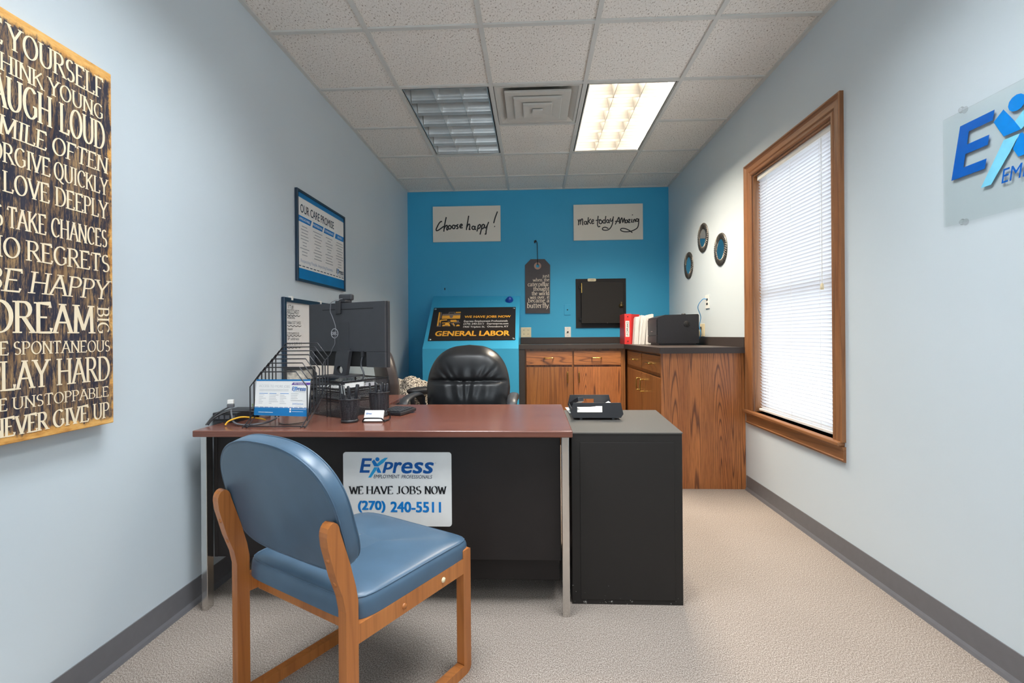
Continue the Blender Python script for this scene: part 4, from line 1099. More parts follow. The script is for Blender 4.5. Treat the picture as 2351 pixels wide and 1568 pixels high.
def bundle(x, y, w, dpth, h, lean, rz, label, name='paper_bundle', seed=0):
    t = thing(name, label, 'papers', (x, y, CTOP + .001), rz)
    r = random.Random(seed); n = 7; m = t.matrix_basis
    b = MB(m)
    for k in range(n):
        x0 = w * k / n; hh = h + r.uniform(-.012, .006); x1 = x0 + w / n * .8; yo = r.uniform(-.006, .008)
        sh = lean * hh; z0 = max(0, .0) 
        b.add([(x0, yo, 0), (x1, yo, 0), (x1, dpth, 0), (x0, dpth, 0), (x0 + sh, yo, hh), (x1 + sh, yo, hh), (x1 + sh, dpth, hh), (x0 + sh, dpth, hh)],
              [(3, 2, 1, 0), (4, 5, 6, 7), (0, 1, 5, 4), (1, 2, 6, 5), (2, 3, 7, 6), (3, 0, 4, 7)])
    b.build('sheets', WHITE, t)
    return t
bundle(.9625, 4.74, .034, .10, .262, .07, 0, 'upright stack of loose papers right beside the red binder', seed=1)
bundle(.9998, 4.70, .052, .12, .272, .10, 0, 'stack of papers leaning right in the middle of the row', seed=2)
bundle(1.062, 4.70, .060, .15, .282, .06, 0, 'stack of papers standing behind the printer front corner', seed=3)

# --- right wall: data jack, cable, outlet
FR = frame((XR, 0, 0), (0, -1, 0), (0, 0, 1))
x0, z0, x1, z1 = fbox(FR, 1621, 709, 1629.5, 676)
t = thing('data_outlet', 'white data outlet with blue cable plugged in, on the right wall above the printer', 'outlet', (XR, -(x0 + x1) / 2, z0))
b = MB(FR); b.box(x0, x1, z0, z1, .0005, .007); b.build('cover_plate', WHITEP, t, bevel=.002)
zc = (z0 + z1) / 2; xc = (x0 + x1) / 2
for dz in (.020, -.018):
    b = MB(FR); b.box(xc - .018, xc + .018, zc + dz - .008, zc + dz + .008, .007, .009); b.build('socket', BLACKP, t)
pB = Vector((XR - .010, -xc, zc + .02))
cb = MB(); cb.tube(smooth_path([pB, pB + Vector((-.03, .01, .002)), pB + Vector((-.055, .06, -.06)), (XR - .03, 4.36, 1.25), (XR - .035, 4.38, 1.17), (XR - .030, 4.36, 1.10), (XR - .04, 4.40, 1.05), (1.42, 4.44, 1.03), (1.400, 4.45, 1.035)], 6), .0034, 8)
tag(cb.build('network_cable', plain('blue_cable', (70, 150, 208), .4), None, origin=(XR - .03, 4.4, 1.03)), 'thin blue network cable hanging from the wall jack to the printer', 'cable')
x0, z0, x1, z1 = fbox(FR, 1604.5, 773, 1618.5, 743)
t = thing('power_outlet', 'ivory power outlet with black plug on the right wall behind the printer', 'outlet', (XR, -(x0 + x1) / 2, z0))
b = MB(FR); b.box(x0, x1, max(z0, CTOP + .073), z1, .0005, .007); b.build('cover_plate', IVORY, t, bevel=.002)
b = MB(FR); xm = (x0 + x1) / 2; b.box(xm - .016, xm + .016, z1 - .05, z1 - .025, .007, .035); b.build('plug', BLACKP, t, bevel=.003)
b = MB(FR); b.tube(smooth_path([(xm, z1 - .048, .028), (xm + .005, z1 - .08, .034), (xm - .01, CTOP + .09, .04), (xm - .03, CTOP + .06, .05)], 5), .004, 8); b.build('power_cord', BLACKP, t)

# --- three small round mirrors
def mirror(cy, cz, r, label):
    m = FR @ TR(-cy, cz, 0); t = thing('round_mirror', label, 'mirror', (XR, cy, cz), group=None)
    ri = r * .62; mid_ = (r + ri) / 2; hw = (r - ri) / 2; prof = []
    for k in range(13):
        a = math.pi * k / 12; prof.append((mid_ + hw * math.cos(a), .001 + .013 * math.sin(a)))
    b = MB(m); b.lathe(prof, 40); b.build('frame_ring', plain('gunmetal_frame', (92, 90, 88), .35, .7, var=.15, vscale=50), t)
    b = MB(m)
    for k in range(44):
        a = k * math.tau / 44; pts = []
        for q in range(6):
            e = math.pi * (.06 + .88 * q / 5); rr = mid_ + (hw + .0005) * math.cos(e); aa = a + .18 * (q / 5)
            pts.append((rr * math.cos(aa), rr * math.sin(aa), .001 + .0142 * math.sin(e)))
        b.tube(pts, .0026, 5)
    b.build('rope_twist', plain('pewter_twist', (120, 116, 110), .3, .8, var=.2, vscale=80), t)
    b = MB(m); b.lathe([(ri + .002, .002), (ri + .002, .006), (0, .006)], 36, 0, False); b.build('glass', MIRROR, t)
mirror(4.363, 1.942, .128, 'uppermost of the three small round rope-framed mirrors')
mirror(3.962, 1.770, .130, 'round rope-framed mirror nearest the window')
mirror(4.766, 1.757, .128, 'round rope-framed mirror nearest the blue wall')

# --- acrylic company sign
fg = off(FR, .0065); gx0, gz1 = fp(fg, 2164.5, 277); gz0 = fp(fg, 2166.5, 522)[1]; gw = .86
t = thing('acrylic_sign', 'clear acrylic company sign with blue logo on the right wall, cut by the picture edge', 'wall sign', (XR, -(gx0 + gw / 2), gz0))
b = MB(FR); b.box(gx0, gx0 + gw, gz0, gz1, .002, .0065); b.build('panel', ACRYL, t, bevel=.001)
KG = lambda x, y: fp(fg, 2140 + x / 4.237, 170 + y / 4.237)
e0 = KG(190, 1040); e1 = KG(612, 345)
# logo box from the E: bottom-left of E at (516, 512), top-right at (742, 255)
lx = (e1[0] - e0[0]) / (742 - 516); lz = (e1[1] - e0[1]) / (512 - 255)
b = MB(fg); bxg = (e0[0] - 1 * lx, e0[1] - (613 - 512) * lz, e0[0] + (1845 - 516) * lx, e1[1] + (255 - 235) * lz)
express_logo(b, bxg, 0, 1, 2, 0, .001)
b.build('logo', [plain('sign_cobalt', (0, 92, 184), .3), plain('sign_azure', (0, 134, 222), .3), PALECY], t)
for x in (gx0 + .085, gx0 + gw - .085):
    for z, s in ((gz1, 1), (gz0, -1)):
        b = MB(FR @ TR(x, z, 0)); b.lathe([(.012, .0005), (.010, .003), (.008, .008), (.011, .013), (.007, .018), (0, .019)], 12)
        b.build('mounting_clip', glassy('clear_clip', (.93, .93, .93), .08), t)

# ================================================================== DESK
DZ = .730; DT = .026
t = thing('desk', 'mahogany laminate office desk with black front panel and chrome legs', 'desk', (-.6, 2.25, 0))
b = MB(); b.box(-1.358, .147, 1.888, 2.622, DZ - DT, DZ); b.build('desktop', DESK, t, bevel=.004, seg=3)
b = MB(); b.box(-1.318, .103, 1.960, 1.975, .199, DZ - DT - .0005)
b.build('front_panel', BLACKM, t, bevel=.002)
for x0, x1, y0, y1 in ((-1.343, -1.318, 1.915, 1.955), (.1055, .1345, 1.915, 1.955), (-1.343, -1.318, 2.55, 2.59), (.1055, .1345, 2.55, 2.59)):
    b = MB(); b.box(x0, x1, y0, y1, 0.0, DZ - DT - .0005); b.build('leg', CHROME, t, bevel=.002)
b = MB(); b.box(-.36, .10, 2.03, 2.56, .085, DZ - DT - .0005); b.build('pedestal', BLACKM, t, bevel=.003)
b = MB(); b.box(-1.317, -1.302, 1.957, 2.60, .199, DZ - DT - .0005); b.build('side_panel', BLACKM, t, bevel=.002)
# return surface along the left wall, behind the desk
t = thing('desk_return', 'mahogany return surface behind the desk along the left wall', 'desk', (-1.1, 2.85, 0))
b = MB(); b.box(-1.385, -.80, 2.628, 3.07, DZ - DT, DZ - .001); b.build('desktop', DESK, t, bevel=.004)
for x in (-1.36, -.84):
    b = MB(); b.box(x, x + .03, 2.66, 3.04, 0, DZ - DT - .0005); b.build('leg_panel', BLACKM, t)

# --- company plate on the front panel
FD = frame((0, 1.960, 0), (1, 0, 0), (0, 0, 1))
x0, z0, x1, z1 = fbox(FD, 789.5, 1206, 1036.5, 1038)
t = thing('jobs_sign', 'white staffing sign with phone number on the black front panel of the desk', 'sign', ((x0 + x1) / 2, 1.960, z0))
b = MB(FD); b.prism(rrect(x0, z0, x1, z1, .012), .0008, .003); b.build('sign_panel', WHITE, t)
fs = off(FD, .003); b = MB(fs); KS = lambda x, y: (760 + x / 7.837, 1020 + y / 7.837)
bxs = lambda x0, y0, x1, y1: fbox(fs, *KS(x0, y1), *KS(x1, y0))
express_logo(b, bxs(513, 235, 1846, 612), 0, 1, 2, 3, .0007)
PRM = [BLUEINK, MIDINK, CYANINK, NAVY, INK, MIDINK, GREYINK]
c_ = bxs(1862, 318, 1898, 356)
b.ring_prism(arc((c_[0] + c_[2]) / 2, (c_[1] + c_[3]) / 2, .0024, .0024, 0, 360, 12)[:-1], arc((c_[0] + c_[2]) / 2, (c_[1] + c_[3]) / 2, .0018, .0018, 0, 360, 12)[:-1], .0003, .0007, 6)
b.build('logo', PRM, t)
b = MB(fs)
sw = bxs(330, 758, 2068, 895); mid = lambda a, c: bxs(a, 758, c, 890)
for s_, a, c in (('WE', 332, 580), ('HAVE', 640, 1115), ('JOBS', 1185, 1625), ('NOW', 1690, 2068)):
    serif(b, s_, mid(a, c), .0007, 4, .23, .035, track=.06, ser=.05)
b.build('headline', PRM, t)
b = MB(fs)
text(b, '(270)', bxs(486, 1015, 980, 1230), .0007, 5, .045)
text(b, '240-5511', bxs(1072, 1035, 1980, 1222), .0007, 5, .045)
b.build('phone_number', PRM, t)

# --- black low cabinet to the right of the desk
t = thing('black_cabinet', 'scuffed low black cabinet with grey top butted to the right end of the desk', 'cabinet', (.38, 2.3, 0))
q = [(.149, 2.010), (.600, 2.010), (.640, 2.615), (.149, 2.615)]
b = MB(); b.prism([(x, y) for x, y in [(.150, 2.012), (.598, 2.012), (.637, 2.612), (.150, 2.612)]], 0, .6945); b.build('carcass', SCUFF, t, bevel=.003)
b = MB(); b.prism(q, .695, .700); b.build('top_panel', DARKTOP, t, bevel=.002)
b = MB(); b.box(.185, .565, 2.0095, 2.0125, .02, .66); b.build('front_panel', SCUFF, t, bevel=.001)

# ================================================================== GUEST CHAIR
CX, CYR, TH = -.4606, 1.1728, .5216
Fv = Vector((math.sin(TH), math.cos(TH), 0)); Rv = Vector((math.cos(TH), -math.sin(TH), 0))
t = thing('guest_chair', 'wooden sled-base guest chair with blue vinyl seat and back facing the desk', 'chair', (CX, CYR, 0))
# chair frame: X = along Fv (forward), Y = left (-Rv), Z up ; origin at rear right foot corner
mC = Matrix((Fv, -Rv, Vector((0, 0, 1)))).transposed().to_4x4(); mC.translation = (CX, CYR, 0)
CW, CD, LT, LD = .517, .497, .0293, .0372
def side(y0):
    """one sled side: outline in the forward/up plane, extruded across"""
    ms = mC @ Matrix(((1, 0, 0, 0), (0, 0, -1, y0 + LT), (0, 1, 0, 0), (0, 0, 0, 1)))
    def bent(pts, nm):
        b = MB(ms); b.prism(pts, 0, LT); return b.build(nm, CHAIRW, t, bevel=.005, seg=3)
    # rear post: straight leg then raked back post with rounded top
    post = [(0, .034), (LD, .034), (LD, .440), (.030, .480), (.012, .545), (-.016, .630)] + [(-.0185, .642), (-.023, .650), (-.029, .655), (-.036, .656), (-.043, .653), (-.049, .646), (-.0525, .636), (-.053, .625)] + [(-.050, .600), (-.028, .520), (-.008, .465), (0, .425)]
    bent(post, 'rear_leg')
    bent([(CD - LD, .034), (CD, .034), (CD, .4), (CD - .002, .404), (CD - LD, .404)], 'front_leg')
    bent([(.0, 0), (CD - .02, 0), (CD - .006, .006), (CD, .02), (CD, .0338), (0, .0338)], 'sled_runner')
    bent([(LD + .0003, .331), (CD - LD - .0003, .331), (CD - LD - .0003, .379), (LD + .0003, .379)], 'side_rail')
side(0.0); side(CW - LT)
b = MB(mC); b.box(.062, .085, LT + .0003, CW - LT - .0003, .328, .368); b.build('cross_rail', CHAIRW, t, bevel=.003)
b = MB(mC); b.box(CD - .09, CD - .065, LT + .0003, CW - LT - .0003, .331, .372); b.build('cross_rail', CHAIRW, t, bevel=.003)
for f_, z_ in ((.195, .352), (.360, .354)):
    b = MB(mC @ TR(f_, 0, z_) @ Matrix.Rotation(math.radians(90), 4, 'X')); b.lathe([(.0085, -.0005), (.0075, .003), (.004, .0045), (0, .005)], 14)
    b.build('bolt_cap', CHAIRW if f_ < .3 else IVORY, t)
for yy in (LT / 2, CW - LT / 2):
    for zz, ff in ((.565, -.040), (.50, -.020)):
        b = MB(mC @ TR(ff, yy, zz) @ Matrix.Rotation(math.radians(-90 - 17), 4, 'Y')); b.lathe([(.007, -.001), (.006, .002), (0, .0035)], 12); b.build('bolt_cap', CHAIRW, t)
# seat cushion: thick, domed, over the rails, slightly wider at the front
def cushion(u, v):
    a = 2 * u - 1; c = 2 * v - 1
    return a, c
b = MB(mC)
SX0, SX1, SY0, SY1, SZ0 = .030, .522, .001, CW - .001, .3795
N = 26
def seat_edge(k):
    a = k / 96 * math.tau; n = 9.0
    ca, sa = math.cos(a), math.sin(a); r = (abs(ca) ** n + abs(sa) ** n) ** (-1 / n)
    return r * ca, r * sa
rings = [(.0, 1.0, 0), (.018, 1.0, 0), (.036, .996, 0), (.046, .985, 0), (.053, .965, 0), (.058, .93, 0), (.064, .80, 1), (.068, .62, 1), (.071, .40, 1), (.072, .2, 1)]
P = []; cx_, cy_ = (SX0 + SX1) / 2, (SY0 + SY1) / 2; hx_, hy_ = (SX1 - SX0) / 2, (SY1 - SY0) / 2
for dz, sc, dome in rings:
    for k in range(96):
        ex, ey = seat_edge(k)
        x = cx_ + ex * hx_ * sc; y = cy_ + ey * hy_ * sc
        z = SZ0 + dz - .012 * max(0, ex) ** 4 * (dz / .07)
        if ex < -.9: x = max(x, SX0)
        P.append((x, y, z))
F = [(r * 96 + k, r * 96 + (k + 1) % 96, (r + 1) * 96 + (k + 1) % 96, (r + 1) * 96 + k) for r in range(len(rings) - 1) for k in range(96)]
b.add(P, F, 0, True); b.add(P[-96:], [list(range(96))], 0, True); b.add(P[:96], [list(range(96))[::-1]], 0)
# keep it clear of the legs: rails carry it
seat = b.build('seat', VINYL, t)
b = MB(mC); pr = []
for k in range(97):
    ex, ey = seat_edge(k % 96); sc = .972
    pr.append((cx_ + ex * hx_ * sc, cy_ + ey * hy_ * sc, SZ0 + .0515 - .012 * max(0, ex) ** 4 * .75))
b.tube(pr[:-1], .0022, 6, closed=True); b.build('seat_piping', VINYL, t)
# back pad: D-shaped, raked 16 degrees
PH = math.radians(16)
mB = mC @ TR(.0385, 0, .450) @ Matrix.Rotation(-PH, 4, 'Y')      # local: X forward (thickness), Y left, Z up the pad
def pad_outline(k, n=120):
    a = k / n * math.tau; c, s = math.cos(a), math.sin(a)
    # superellipse halves: broad rounded top, squarer bottom
    zc_ = .200; hw = .259
    if s >= 0: nx, h = 2.55, .190
    else: nx, h = 4.2, .162
    r = (abs(c) ** nx + abs(s) ** nx) ** (-1 / nx)
    return (CW / 2 + r * c * hw, zc_ + r * s * h)
lay = [(.001, .93), (.0005, .955), (.002, .982), (.007, .998), (.016, 1.0), (.032, 1.0), (.041, .99), (.047, .965), (.051, .90), (.056, .72), (.059, .45), (.060, .2)]
P = []
for d, sc in lay:
    for k in range(120):
        y, z = pad_outline(k); P.append((d, CW / 2 + (y - CW / 2) * sc, .205 + (z - .205) * sc))
b = MB(mB); F = [(r * 120 + k, r * 120 + (k + 1) % 120, (r + 1) * 120 + (k + 1) % 120, (r + 1) * 120 + k) for r in range(len(lay) - 1) for k in range(120)]
b.add(P, F, 0, True); b.add(P[:120], [list(range(120))[::-1]], 0); b.add(P[-120:], [list(range(120))], 0, True)
b.build('backrest', VINYL, t, weld=True)
for d, sc in ((.0035, .990), (.044, .984)):
    b = MB(mB); b.tube([(d, CW / 2 + (y - CW / 2) * sc, .205 + (z - .205) * sc) for y, z in (pad_outline(k) for k in range(120))], .0022, 6, closed=True); b.build('back_piping', VINYL, t)

# ================================================================== EXECUTIVE CHAIRS
def exec_chair(name, label, m, leather, shell_mat, arm_mat, zt=1.04, rise=0.0, pads=False):
    """chair frame: X right, Y behind the sitter's back is +Y (sitter looks to -Y), Z up"""
    o = m.translation; t = thing(name, label, 'chair', o, 0); mm = m
    W = .265; zb, z0 = .50, zt - .50
    def halfw(v):          # v 0 bottom .. 1 top
        if v < .5: return W * (.94 + .06 * v / .5)
        q = (v - .5) / .5; return W * max(.02, (1 - q ** 2.9) ** .42) * (1 - .10 * q)
    def front(u, v):
        a = 2 * u - 1; hw = halfw(v); x = a * hw; z = zb + (zt - zb) * v
        edge = max(0, 1 - abs(a) ** 5) ; topf = max(0, 1 - max(0, (v - .86) / .14) ** 2)
        d = .060 * edge * topf
        if pads: return (x, -.02 - .6 * d + .10 * (v - .3) ** 2 + .02 * v, z)
        zc = z - (zt - .225)                     # seam between lumbar and head pillow
        d -= .020 * math.exp(-(zc / .012) ** 2) * edge
        if zc > 0:                               # radial pleats of the upper pillow
            for sg in (-1, 1):
                for (ax, az), (bx2, bz2), dep in (((.40, .004), (.86, .135), .011), ((.52, .0), (.95, .060), .008), ((.26, .006), (.50, .115), .006)):
                    p = Vector((x, zc)); A2 = Vector((sg * ax * W, az)); B2 = Vector((sg * bx2 * W, bz2)); ab = B2 - A2
                    tt = max(0, min(1, (p - A2).dot(ab) / ab.dot(ab))); ds = (p - A2 - ab * tt).length
                    d -= dep * (1 - tt * .8) * math.exp(-(ds / .011) ** 2) * edge
            d += .003 * math.cos(x * 75 + 1.0) * math.exp(-((zc - .03) / .05) ** 2) * max(0, 1 - (a / .5) ** 2)
            d += .012 * math.sin(min(1, zc / .2) * math.pi) * edge
        else:
            fade = math.exp(-((zc + .05) / .06) ** 2) * edge
            d += .0055 * math.cos(x * 92 - zc * 14 * (1 if x > 0 else -1) + .9 * math.sin(x * 31)) * fade * max(0, 1 - (a / .72) ** 2)
            d += .014 * math.sin(min(1, -zc / .2) * math.pi) * edge
        return (x, -.02 - d + .10 * (v - .3) ** 2 + .02 * v, z)
    def back(u, v):
        a = 2 * u - 1; hw = halfw(v) * .995; x = a * hw; z = zb + (zt - zb) * v
        edge = max(0, 1 - abs(a) ** 4); topf = max(0, 1 - max(0, (v - .9) / .1) ** 2)
        return (x, .030 + .028 * edge * topf + .10 * (v - .3) ** 2 + .02 * v, z)
    b = MB(mm); b.grid(front, 64, 72)
    # side band joining to the shell
    nv = 72
    for s_ in (0, 1):
        P = [front(s_, j / nv) for j in range(nv + 1)] + [(front(s_, j / nv)[0] * 1.01, front(s_, j / nv)[1] + .030, front(s_, j / nv)[2]) for j in range(nv + 1)] + [back(s_, j / nv) for j in range(nv + 1)]
        F = []
        for r in range(2):
            for j in range(nv):
                q = (r * (nv + 1) + j, r * (nv + 1) + j + 1, (r + 1) * (nv + 1) + j + 1, (r + 1) * (nv + 1) + j); F.append(q if s_ else q[::-1])
        b.add(P, F, 0, True)
    b.build('backrest', leather, t, weld=True)
    b = MB(mm); b.grid(lambda u, v: back(1 - u, v), 24, 40); b.build('back_shell', shell_mat, t)
    b = MB(mm); b.tube([front(.045 + .91 * k / 30, (zt - .225 - zb) / (zt - zb)) for k in range(31)], .0035, 6); b.build('seam_piping', leather, t)
    b = MB(mm)
    def seatf(u, v):
        a, c = 2 * u - 1, 2 * v - 1; n = 5
        ed = max(0, (1 - abs(a) ** n) * (1 - abs(c) ** n)) ** .35
        return (a * .255, -.26 + c * .25, .43 + .07 * ed)
    b.grid(seatf, 24, 24); b.box(-.255, .255, -.51, -.01, .40, .430); b.build('seat', leather, t)
    for s_ in (-1, 1):
        if not pads: continue
        b = MB(mm @ TR(s_ * .30, -.19, .713))     # thick padded arm on a bracket
        b.grid(lambda u, v: (.048 * math.cos(u * math.tau) * math.sin(v * math.pi) ** .7, -.125 * math.cos(v * math.pi), .030 * math.sin(u * math.tau) * math.sin(v * math.pi) ** .7), 20, 16)
        ar = b.build('armrest', arm_mat, t)
        b = MB(mm); x = s_ * .30
        b.tube(smooth_path([(x, -.10, .690), (x, -.11, .62), (x * .95, -.16, .50), (x * .8, -.20, .42)], 5), .016, 8); b.build('arm_bracket', BLACKP, ar)
    for s_ in (-1, 1):      # looped arm: pad running forward, front bends down to the seat
        if pads: continue
        b = MB(mm); x = s_ * .30
        path = smooth_path([(x * .93, .03, .60), (x, -.05, .672 + rise), (x * 1.01, -.16, .690 + rise), (x * 1.03, -.27, .684 + rise), (x * 1.04, -.34, .655 + rise), (x * 1.02, -.365, .59), (x * .96, -.33, .50), (x * .86, -.28, .42)], 6)
        w = len(path); P = []; F = []
        for k, p in enumerate(path):
            tg = (path[min(k + 1, w - 1)] - path[max(k - 1, 0)]).normalized(); sd = Vector((1, 0, 0)); nm = sd.cross(tg).normalized()
            wd = .030 if 4 < k < w * .62 else .020
            for a in range(10):
                an = a / 10 * math.tau; P.append(p + sd * wd * math.cos(an) + nm * .015 * math.sin(an))
        for k in range(w - 1):
            for a in range(10): F.append((k * 10 + a, k * 10 + (a + 1) % 10, (k + 1) * 10 + (a + 1) % 10, (k + 1) * 10 + a))
        b.add(P, F, 0, True); b.build('armrest', arm_mat, t)
    b = MB(mm @ TR(0, -.24, 0)); b.lathe([(.03, .10), (.03, .30), (.05, .33), (.12, .395), (.12, .40)], 16); b.build('gas_column', BLACKP, t)
    for k in range(5):
        a = k * math.tau / 5 + .3; dx, dy = math.cos(a), math.sin(a)
        b = MB(mm @ TR(0, -.24, 0)); b.tube([(dx * .02, dy * .02, .115), (dx * .28, dy * .28, .075)], [.026, .016], 8); lg = b.build('base_spoke', BLACKP, t)
        b = MB(mm @ TR(dx * .28, -.24 + dy * .28, .028) @ RZ(a) @ Matrix.Rotation(math.pi / 2, 4, 'Y')); b.lathe([(.020, -.02), (.028, -.014), (.028, .014), (.020, .02)], 14); b.build('caster', BLACKP, lg)
    return t
exec_chair('executive_chair', 'black leather executive chair with pleated back behind the desk', TR(-.42, 3.10, 0) @ RZ(math.radians(-3)), LEATHER, DARKBR, BLACKG, 1.040, .05)
exec_chair('executive_chair', 'dark brown shelled chair with grey speckled throw, left of the black leather chair', TR(-1.085, 3.62, 0) @ RZ(math.radians(118)), DARKBR, DARKBR, BLACKP, 1.03, .012, True)

# --- fuzzy throw on the far chair
def blanket():
    o = Vector((-.925, 3.64, .512)); t = None
    b = MB(TR(*o))
    lumps = [(-.105, .0, .20, .062, .09, .075), (.0, .02, .195, .10, .12, .095), (.085, -.02, .15, .075, .10, .085), (.06, .08, .17, .08, .10, .085), (.0, -.05, .12, .13, .10, .10), (.06, .0, .06, .12, .13, .08)]
    def fld(p):
        return max(1 - math.sqrt(((p.x - a) / r1) ** 2 + ((p.y - c) / r2) ** 2 + ((p.z - z) / r3) ** 2) for a, c, z, r1, r2, r3 in lumps)
    cen = Vector((.02, .0, .13))
    def sf(u, v):
        th, ph = u * math.tau, (v - .5) * math.pi
        d = Vector((math.cos(ph) * math.cos(th), math.cos(ph) * math.sin(th), math.sin(ph)))
        lo, hi = 0.0, .6
        r = 0
        for k in range(40):
            q = .6 * (1 - k / 40)
            if fld(cen + d * q) > 0: r = q; break
        r = max(r, .03)
        p = cen + d * r
        p += d * (.010 * mnoise.noise(p * 22) + .006 * mnoise.noise(p * 60))
        p.z = max(p.z, .0)
        return p
    b.grid(sf, 72, 40)
    m = speckle('salt_and_pepper_fleece', [(.40, (40, 36, 34)), (.47, (150, 140, 128)), (.55, (232, 222, 206))], 130, 1.0, 1.0, (1, 1, 1), 2, 0, .006)
    o_ = b.build('throw_blanket', m, None, origin=o, weld=True)
    tag(o_, 'crumpled grey speckled fleece throw lying on the brown chair', 'blanket')
blanket()

# ================================================================== ON THE DESK
Z = DZ
# --- desk tray on the black cabinet
bz = .700
t = thing('letter_tray', 'black plastic letter tray with papers on the grey-topped black cabinet', 'letter tray', (.293, 2.46, bz))
ty0, ty1 = 2.305, 2.615
def tray_panel(y, x0, x1, nm, slot):
    z0, z1 = bz + .010, bz + .081
    w = x1 - x0; o = [(x0 + .012, z0), (x1 - .012, z0), (x1, z0 + .018), (x1 - .012, z1), (x0 + .012, z1), (x0, z0 + .018)]
    s0, s1, s2, s3 = slot
    xi0, xi1, zi0, zi1 = x0 + w * s0, x0 + w * s1, z0 + .071 * s2, z0 + .071 * s3
    ms = Matrix(((1, 0, 0, 0), (0, 0, -1, y + .004), (0, 1, 0, 0), (0, 0, 0, 1)))
    cen = ((xi0 + xi1) / 2, (zi0 + zi1) / 2)
    def cast(poly, a):
        best = 9
        for k in range(len(poly)):
            p = Vector(poly[k]) - Vector(cen); q = Vector(poly[(k + 1) % len(poly)]) - Vector(cen)
            d = Vector((math.cos(a), math.sin(a))); e = q - p; den = d.x * e.y - d.y * e.x
            if abs(den) < 1e-9: continue
            s_ = (p.x * e.y - p.y * e.x) / den; r_ = (p.x * d.y - p.y * d.x) / den
            if s_ > 1e-6 and -1e-6 <= r_ <= 1 + 1e-6: best = min(best, s_)
        return (cen[0] + math.cos(a) * best, cen[1] + math.sin(a) * best)
    inner = [(xi0, zi0), (xi1, zi0), (xi1, zi1), (xi0, zi1)]
    an = sorted(math.atan2(p[1] - cen[1], p[0] - cen[0]) % math.tau for p in o + inner)
    b = MB(ms); b.ring_prism([cast(o, a) for a in an], [cast(inner, a) for a in an], 0, .004)
    b.build(nm, BLACKP, t, bevel=.001)
tray_panel(ty0, .170, .416, 'front_panel', (.13, .60, .38, .78))
tray_panel(ty1, .178, .408, 'back_panel', (.29, .60, .34, .70))
b = MB(); b.box(.186, .402, ty0 + .005, ty1, bz + .010, bz + .014); b.build('tray_base', BLACKP, t)
for x in (.184, .404):
    b = MB(); b.box(x - .0015, x + .0015, ty0 + .005, ty1, bz + .0145, bz + .040); b.build('side_rail', BLACKP, t)
for x in (.22, .37):
    for y in (ty0 + .02, ty1 - .02):
        b = MB(TR(x, y, bz)); b.lathe([(.010, 0.0005), (.008, .0098)], 10); b.build('foot', BLACKP, t)
b = MB(TR(.22, 2.53, bz + .045) @ RZ(.3) @ Matrix.Rotation(-.35, 4, 'X')); b.box(-.016, .016, -.06, .06, 0, .022); b.build('stacking_post', BLACKP, t, bevel=.002)
def sheets(name, label, m, w, h, n, curl=0.0, mat=None, group=None):
    b = MB(m)
    for k in range(n):
        z = .0006 + k * .0007; dx = random.uniform(-.002, .002)
        b.grid(lambda u, v: (dx + (u - .5) * w, (v - .5) * h, z + curl * max(0, u - .5) ** 2 * 4), 8, 2)
    o = b.build(name, mat or WHITE, None, origin=m.translation); tag(o, label, 'paper', group); return o
sheets('paper_sheet', 'white papers lying in the black letter tray', TR(.300, 2.46, bz + .016) @ RZ(.03), .19, .27, 6, .030)
sheets('paper_sheet', 'white paper sticking out left of the letter tray beside the mahogany top', TR(.166 + .055, 2.60, bz + .001) @ RZ(.05), .09, .20, 2, 0)

# --- wire step file rack with the flyer
t = thing('wire_file_rack', 'black wire step file rack at the left end of the desk', 'file rack', (-1.06, 2.07, Z))
rx0, rx1 = -1.178, -.936; r_ = .0026
zr = lambda y: Z + .004 + (y - 1.955) * .62
for k in range(8):
    y = 1.985 + .205 * k / 7; z0 = zr(y); z1 = z0 + .203 - .012 * k / 7; c = .047; d = .062
    b = MB(); b.tube([(rx0, y, z0), (rx0, y, z1 - d), (rx0 + c, y, z1), (rx1 - c, y, z1), (rx1, y, z1 - d), (rx1, y, z0)], r_, 6)
    b.build('divider', WIRE, t)
for x in (rx0, rx1):
    for dx in (-.008, .008):
        b = MB(); b.tube([(x + dx, 1.942, Z + .0022), (x + dx, 1.955, zr(1.957)), (x + dx, 2.195, zr(2.195)), (x + dx, 2.197, Z + .0022)], r_, 6); b.build('side_rail', WIRE, t)
b = MB(); b.tube([(rx0 - .008, 2.195, zr(2.195)), (rx1 + .008, 2.195, zr(2.195))], r_, 6); b.build('cross_bar', WIRE, t)
b = MB(); b.tube([(rx0 - .008, 1.957, zr(1.957) - .001), (rx1 + .008, 1.957, zr(1.957) - .001)], r_, 6); b.build('cross_bar', WIRE, t)
# flyer leaning between the two front dividers
A = at(583, 953, y=1.992); Bq = at(707, 957, y=1.992); Cq = at(713, 871, y=2.006); Dq = at(589, 871, y=2.006)
FF = frame(A + Vector((0, 0, .0)), Bq - A, Dq - A)
t = thing('jobs_flyer', 'white and blue flyer about more jobs standing in the wire file rack', 'flyer', A)
q = [fp(FF, *p) for p in ((583, 953), (706.5, 956.5), (713, 871), (589, 871))]
def FFb(fx, fy):
    l = Vector(q[0]).lerp(Vector(q[3]), fy); r = Vector(q[1]).lerp(Vector(q[2]), fy); return l.lerp(r, fx)
b = MB(FF); b.prism([tuple(p) for p in q], -.0008, 0, 0)
def fr_(a0, b0, a1, b1, mi, z=.0005): b.poly([(*FFb(x, y), z) for x, y in ((a0, b0), (a1, b0), (a1, b1), (a0, b1))], mi)
def ft(s, a0, b0, a1, b1, mi, bold=0.0, z=.0008):
    p0 = FFb(a0, b0); p1 = FFb(a1, b1); text(b, s, (p0.x, p0.y, p1.x, p1.y), z, mi, bold)
fr_(0, .955, 1, 1, 1); fr_(0, 0, 1, .22, 1)
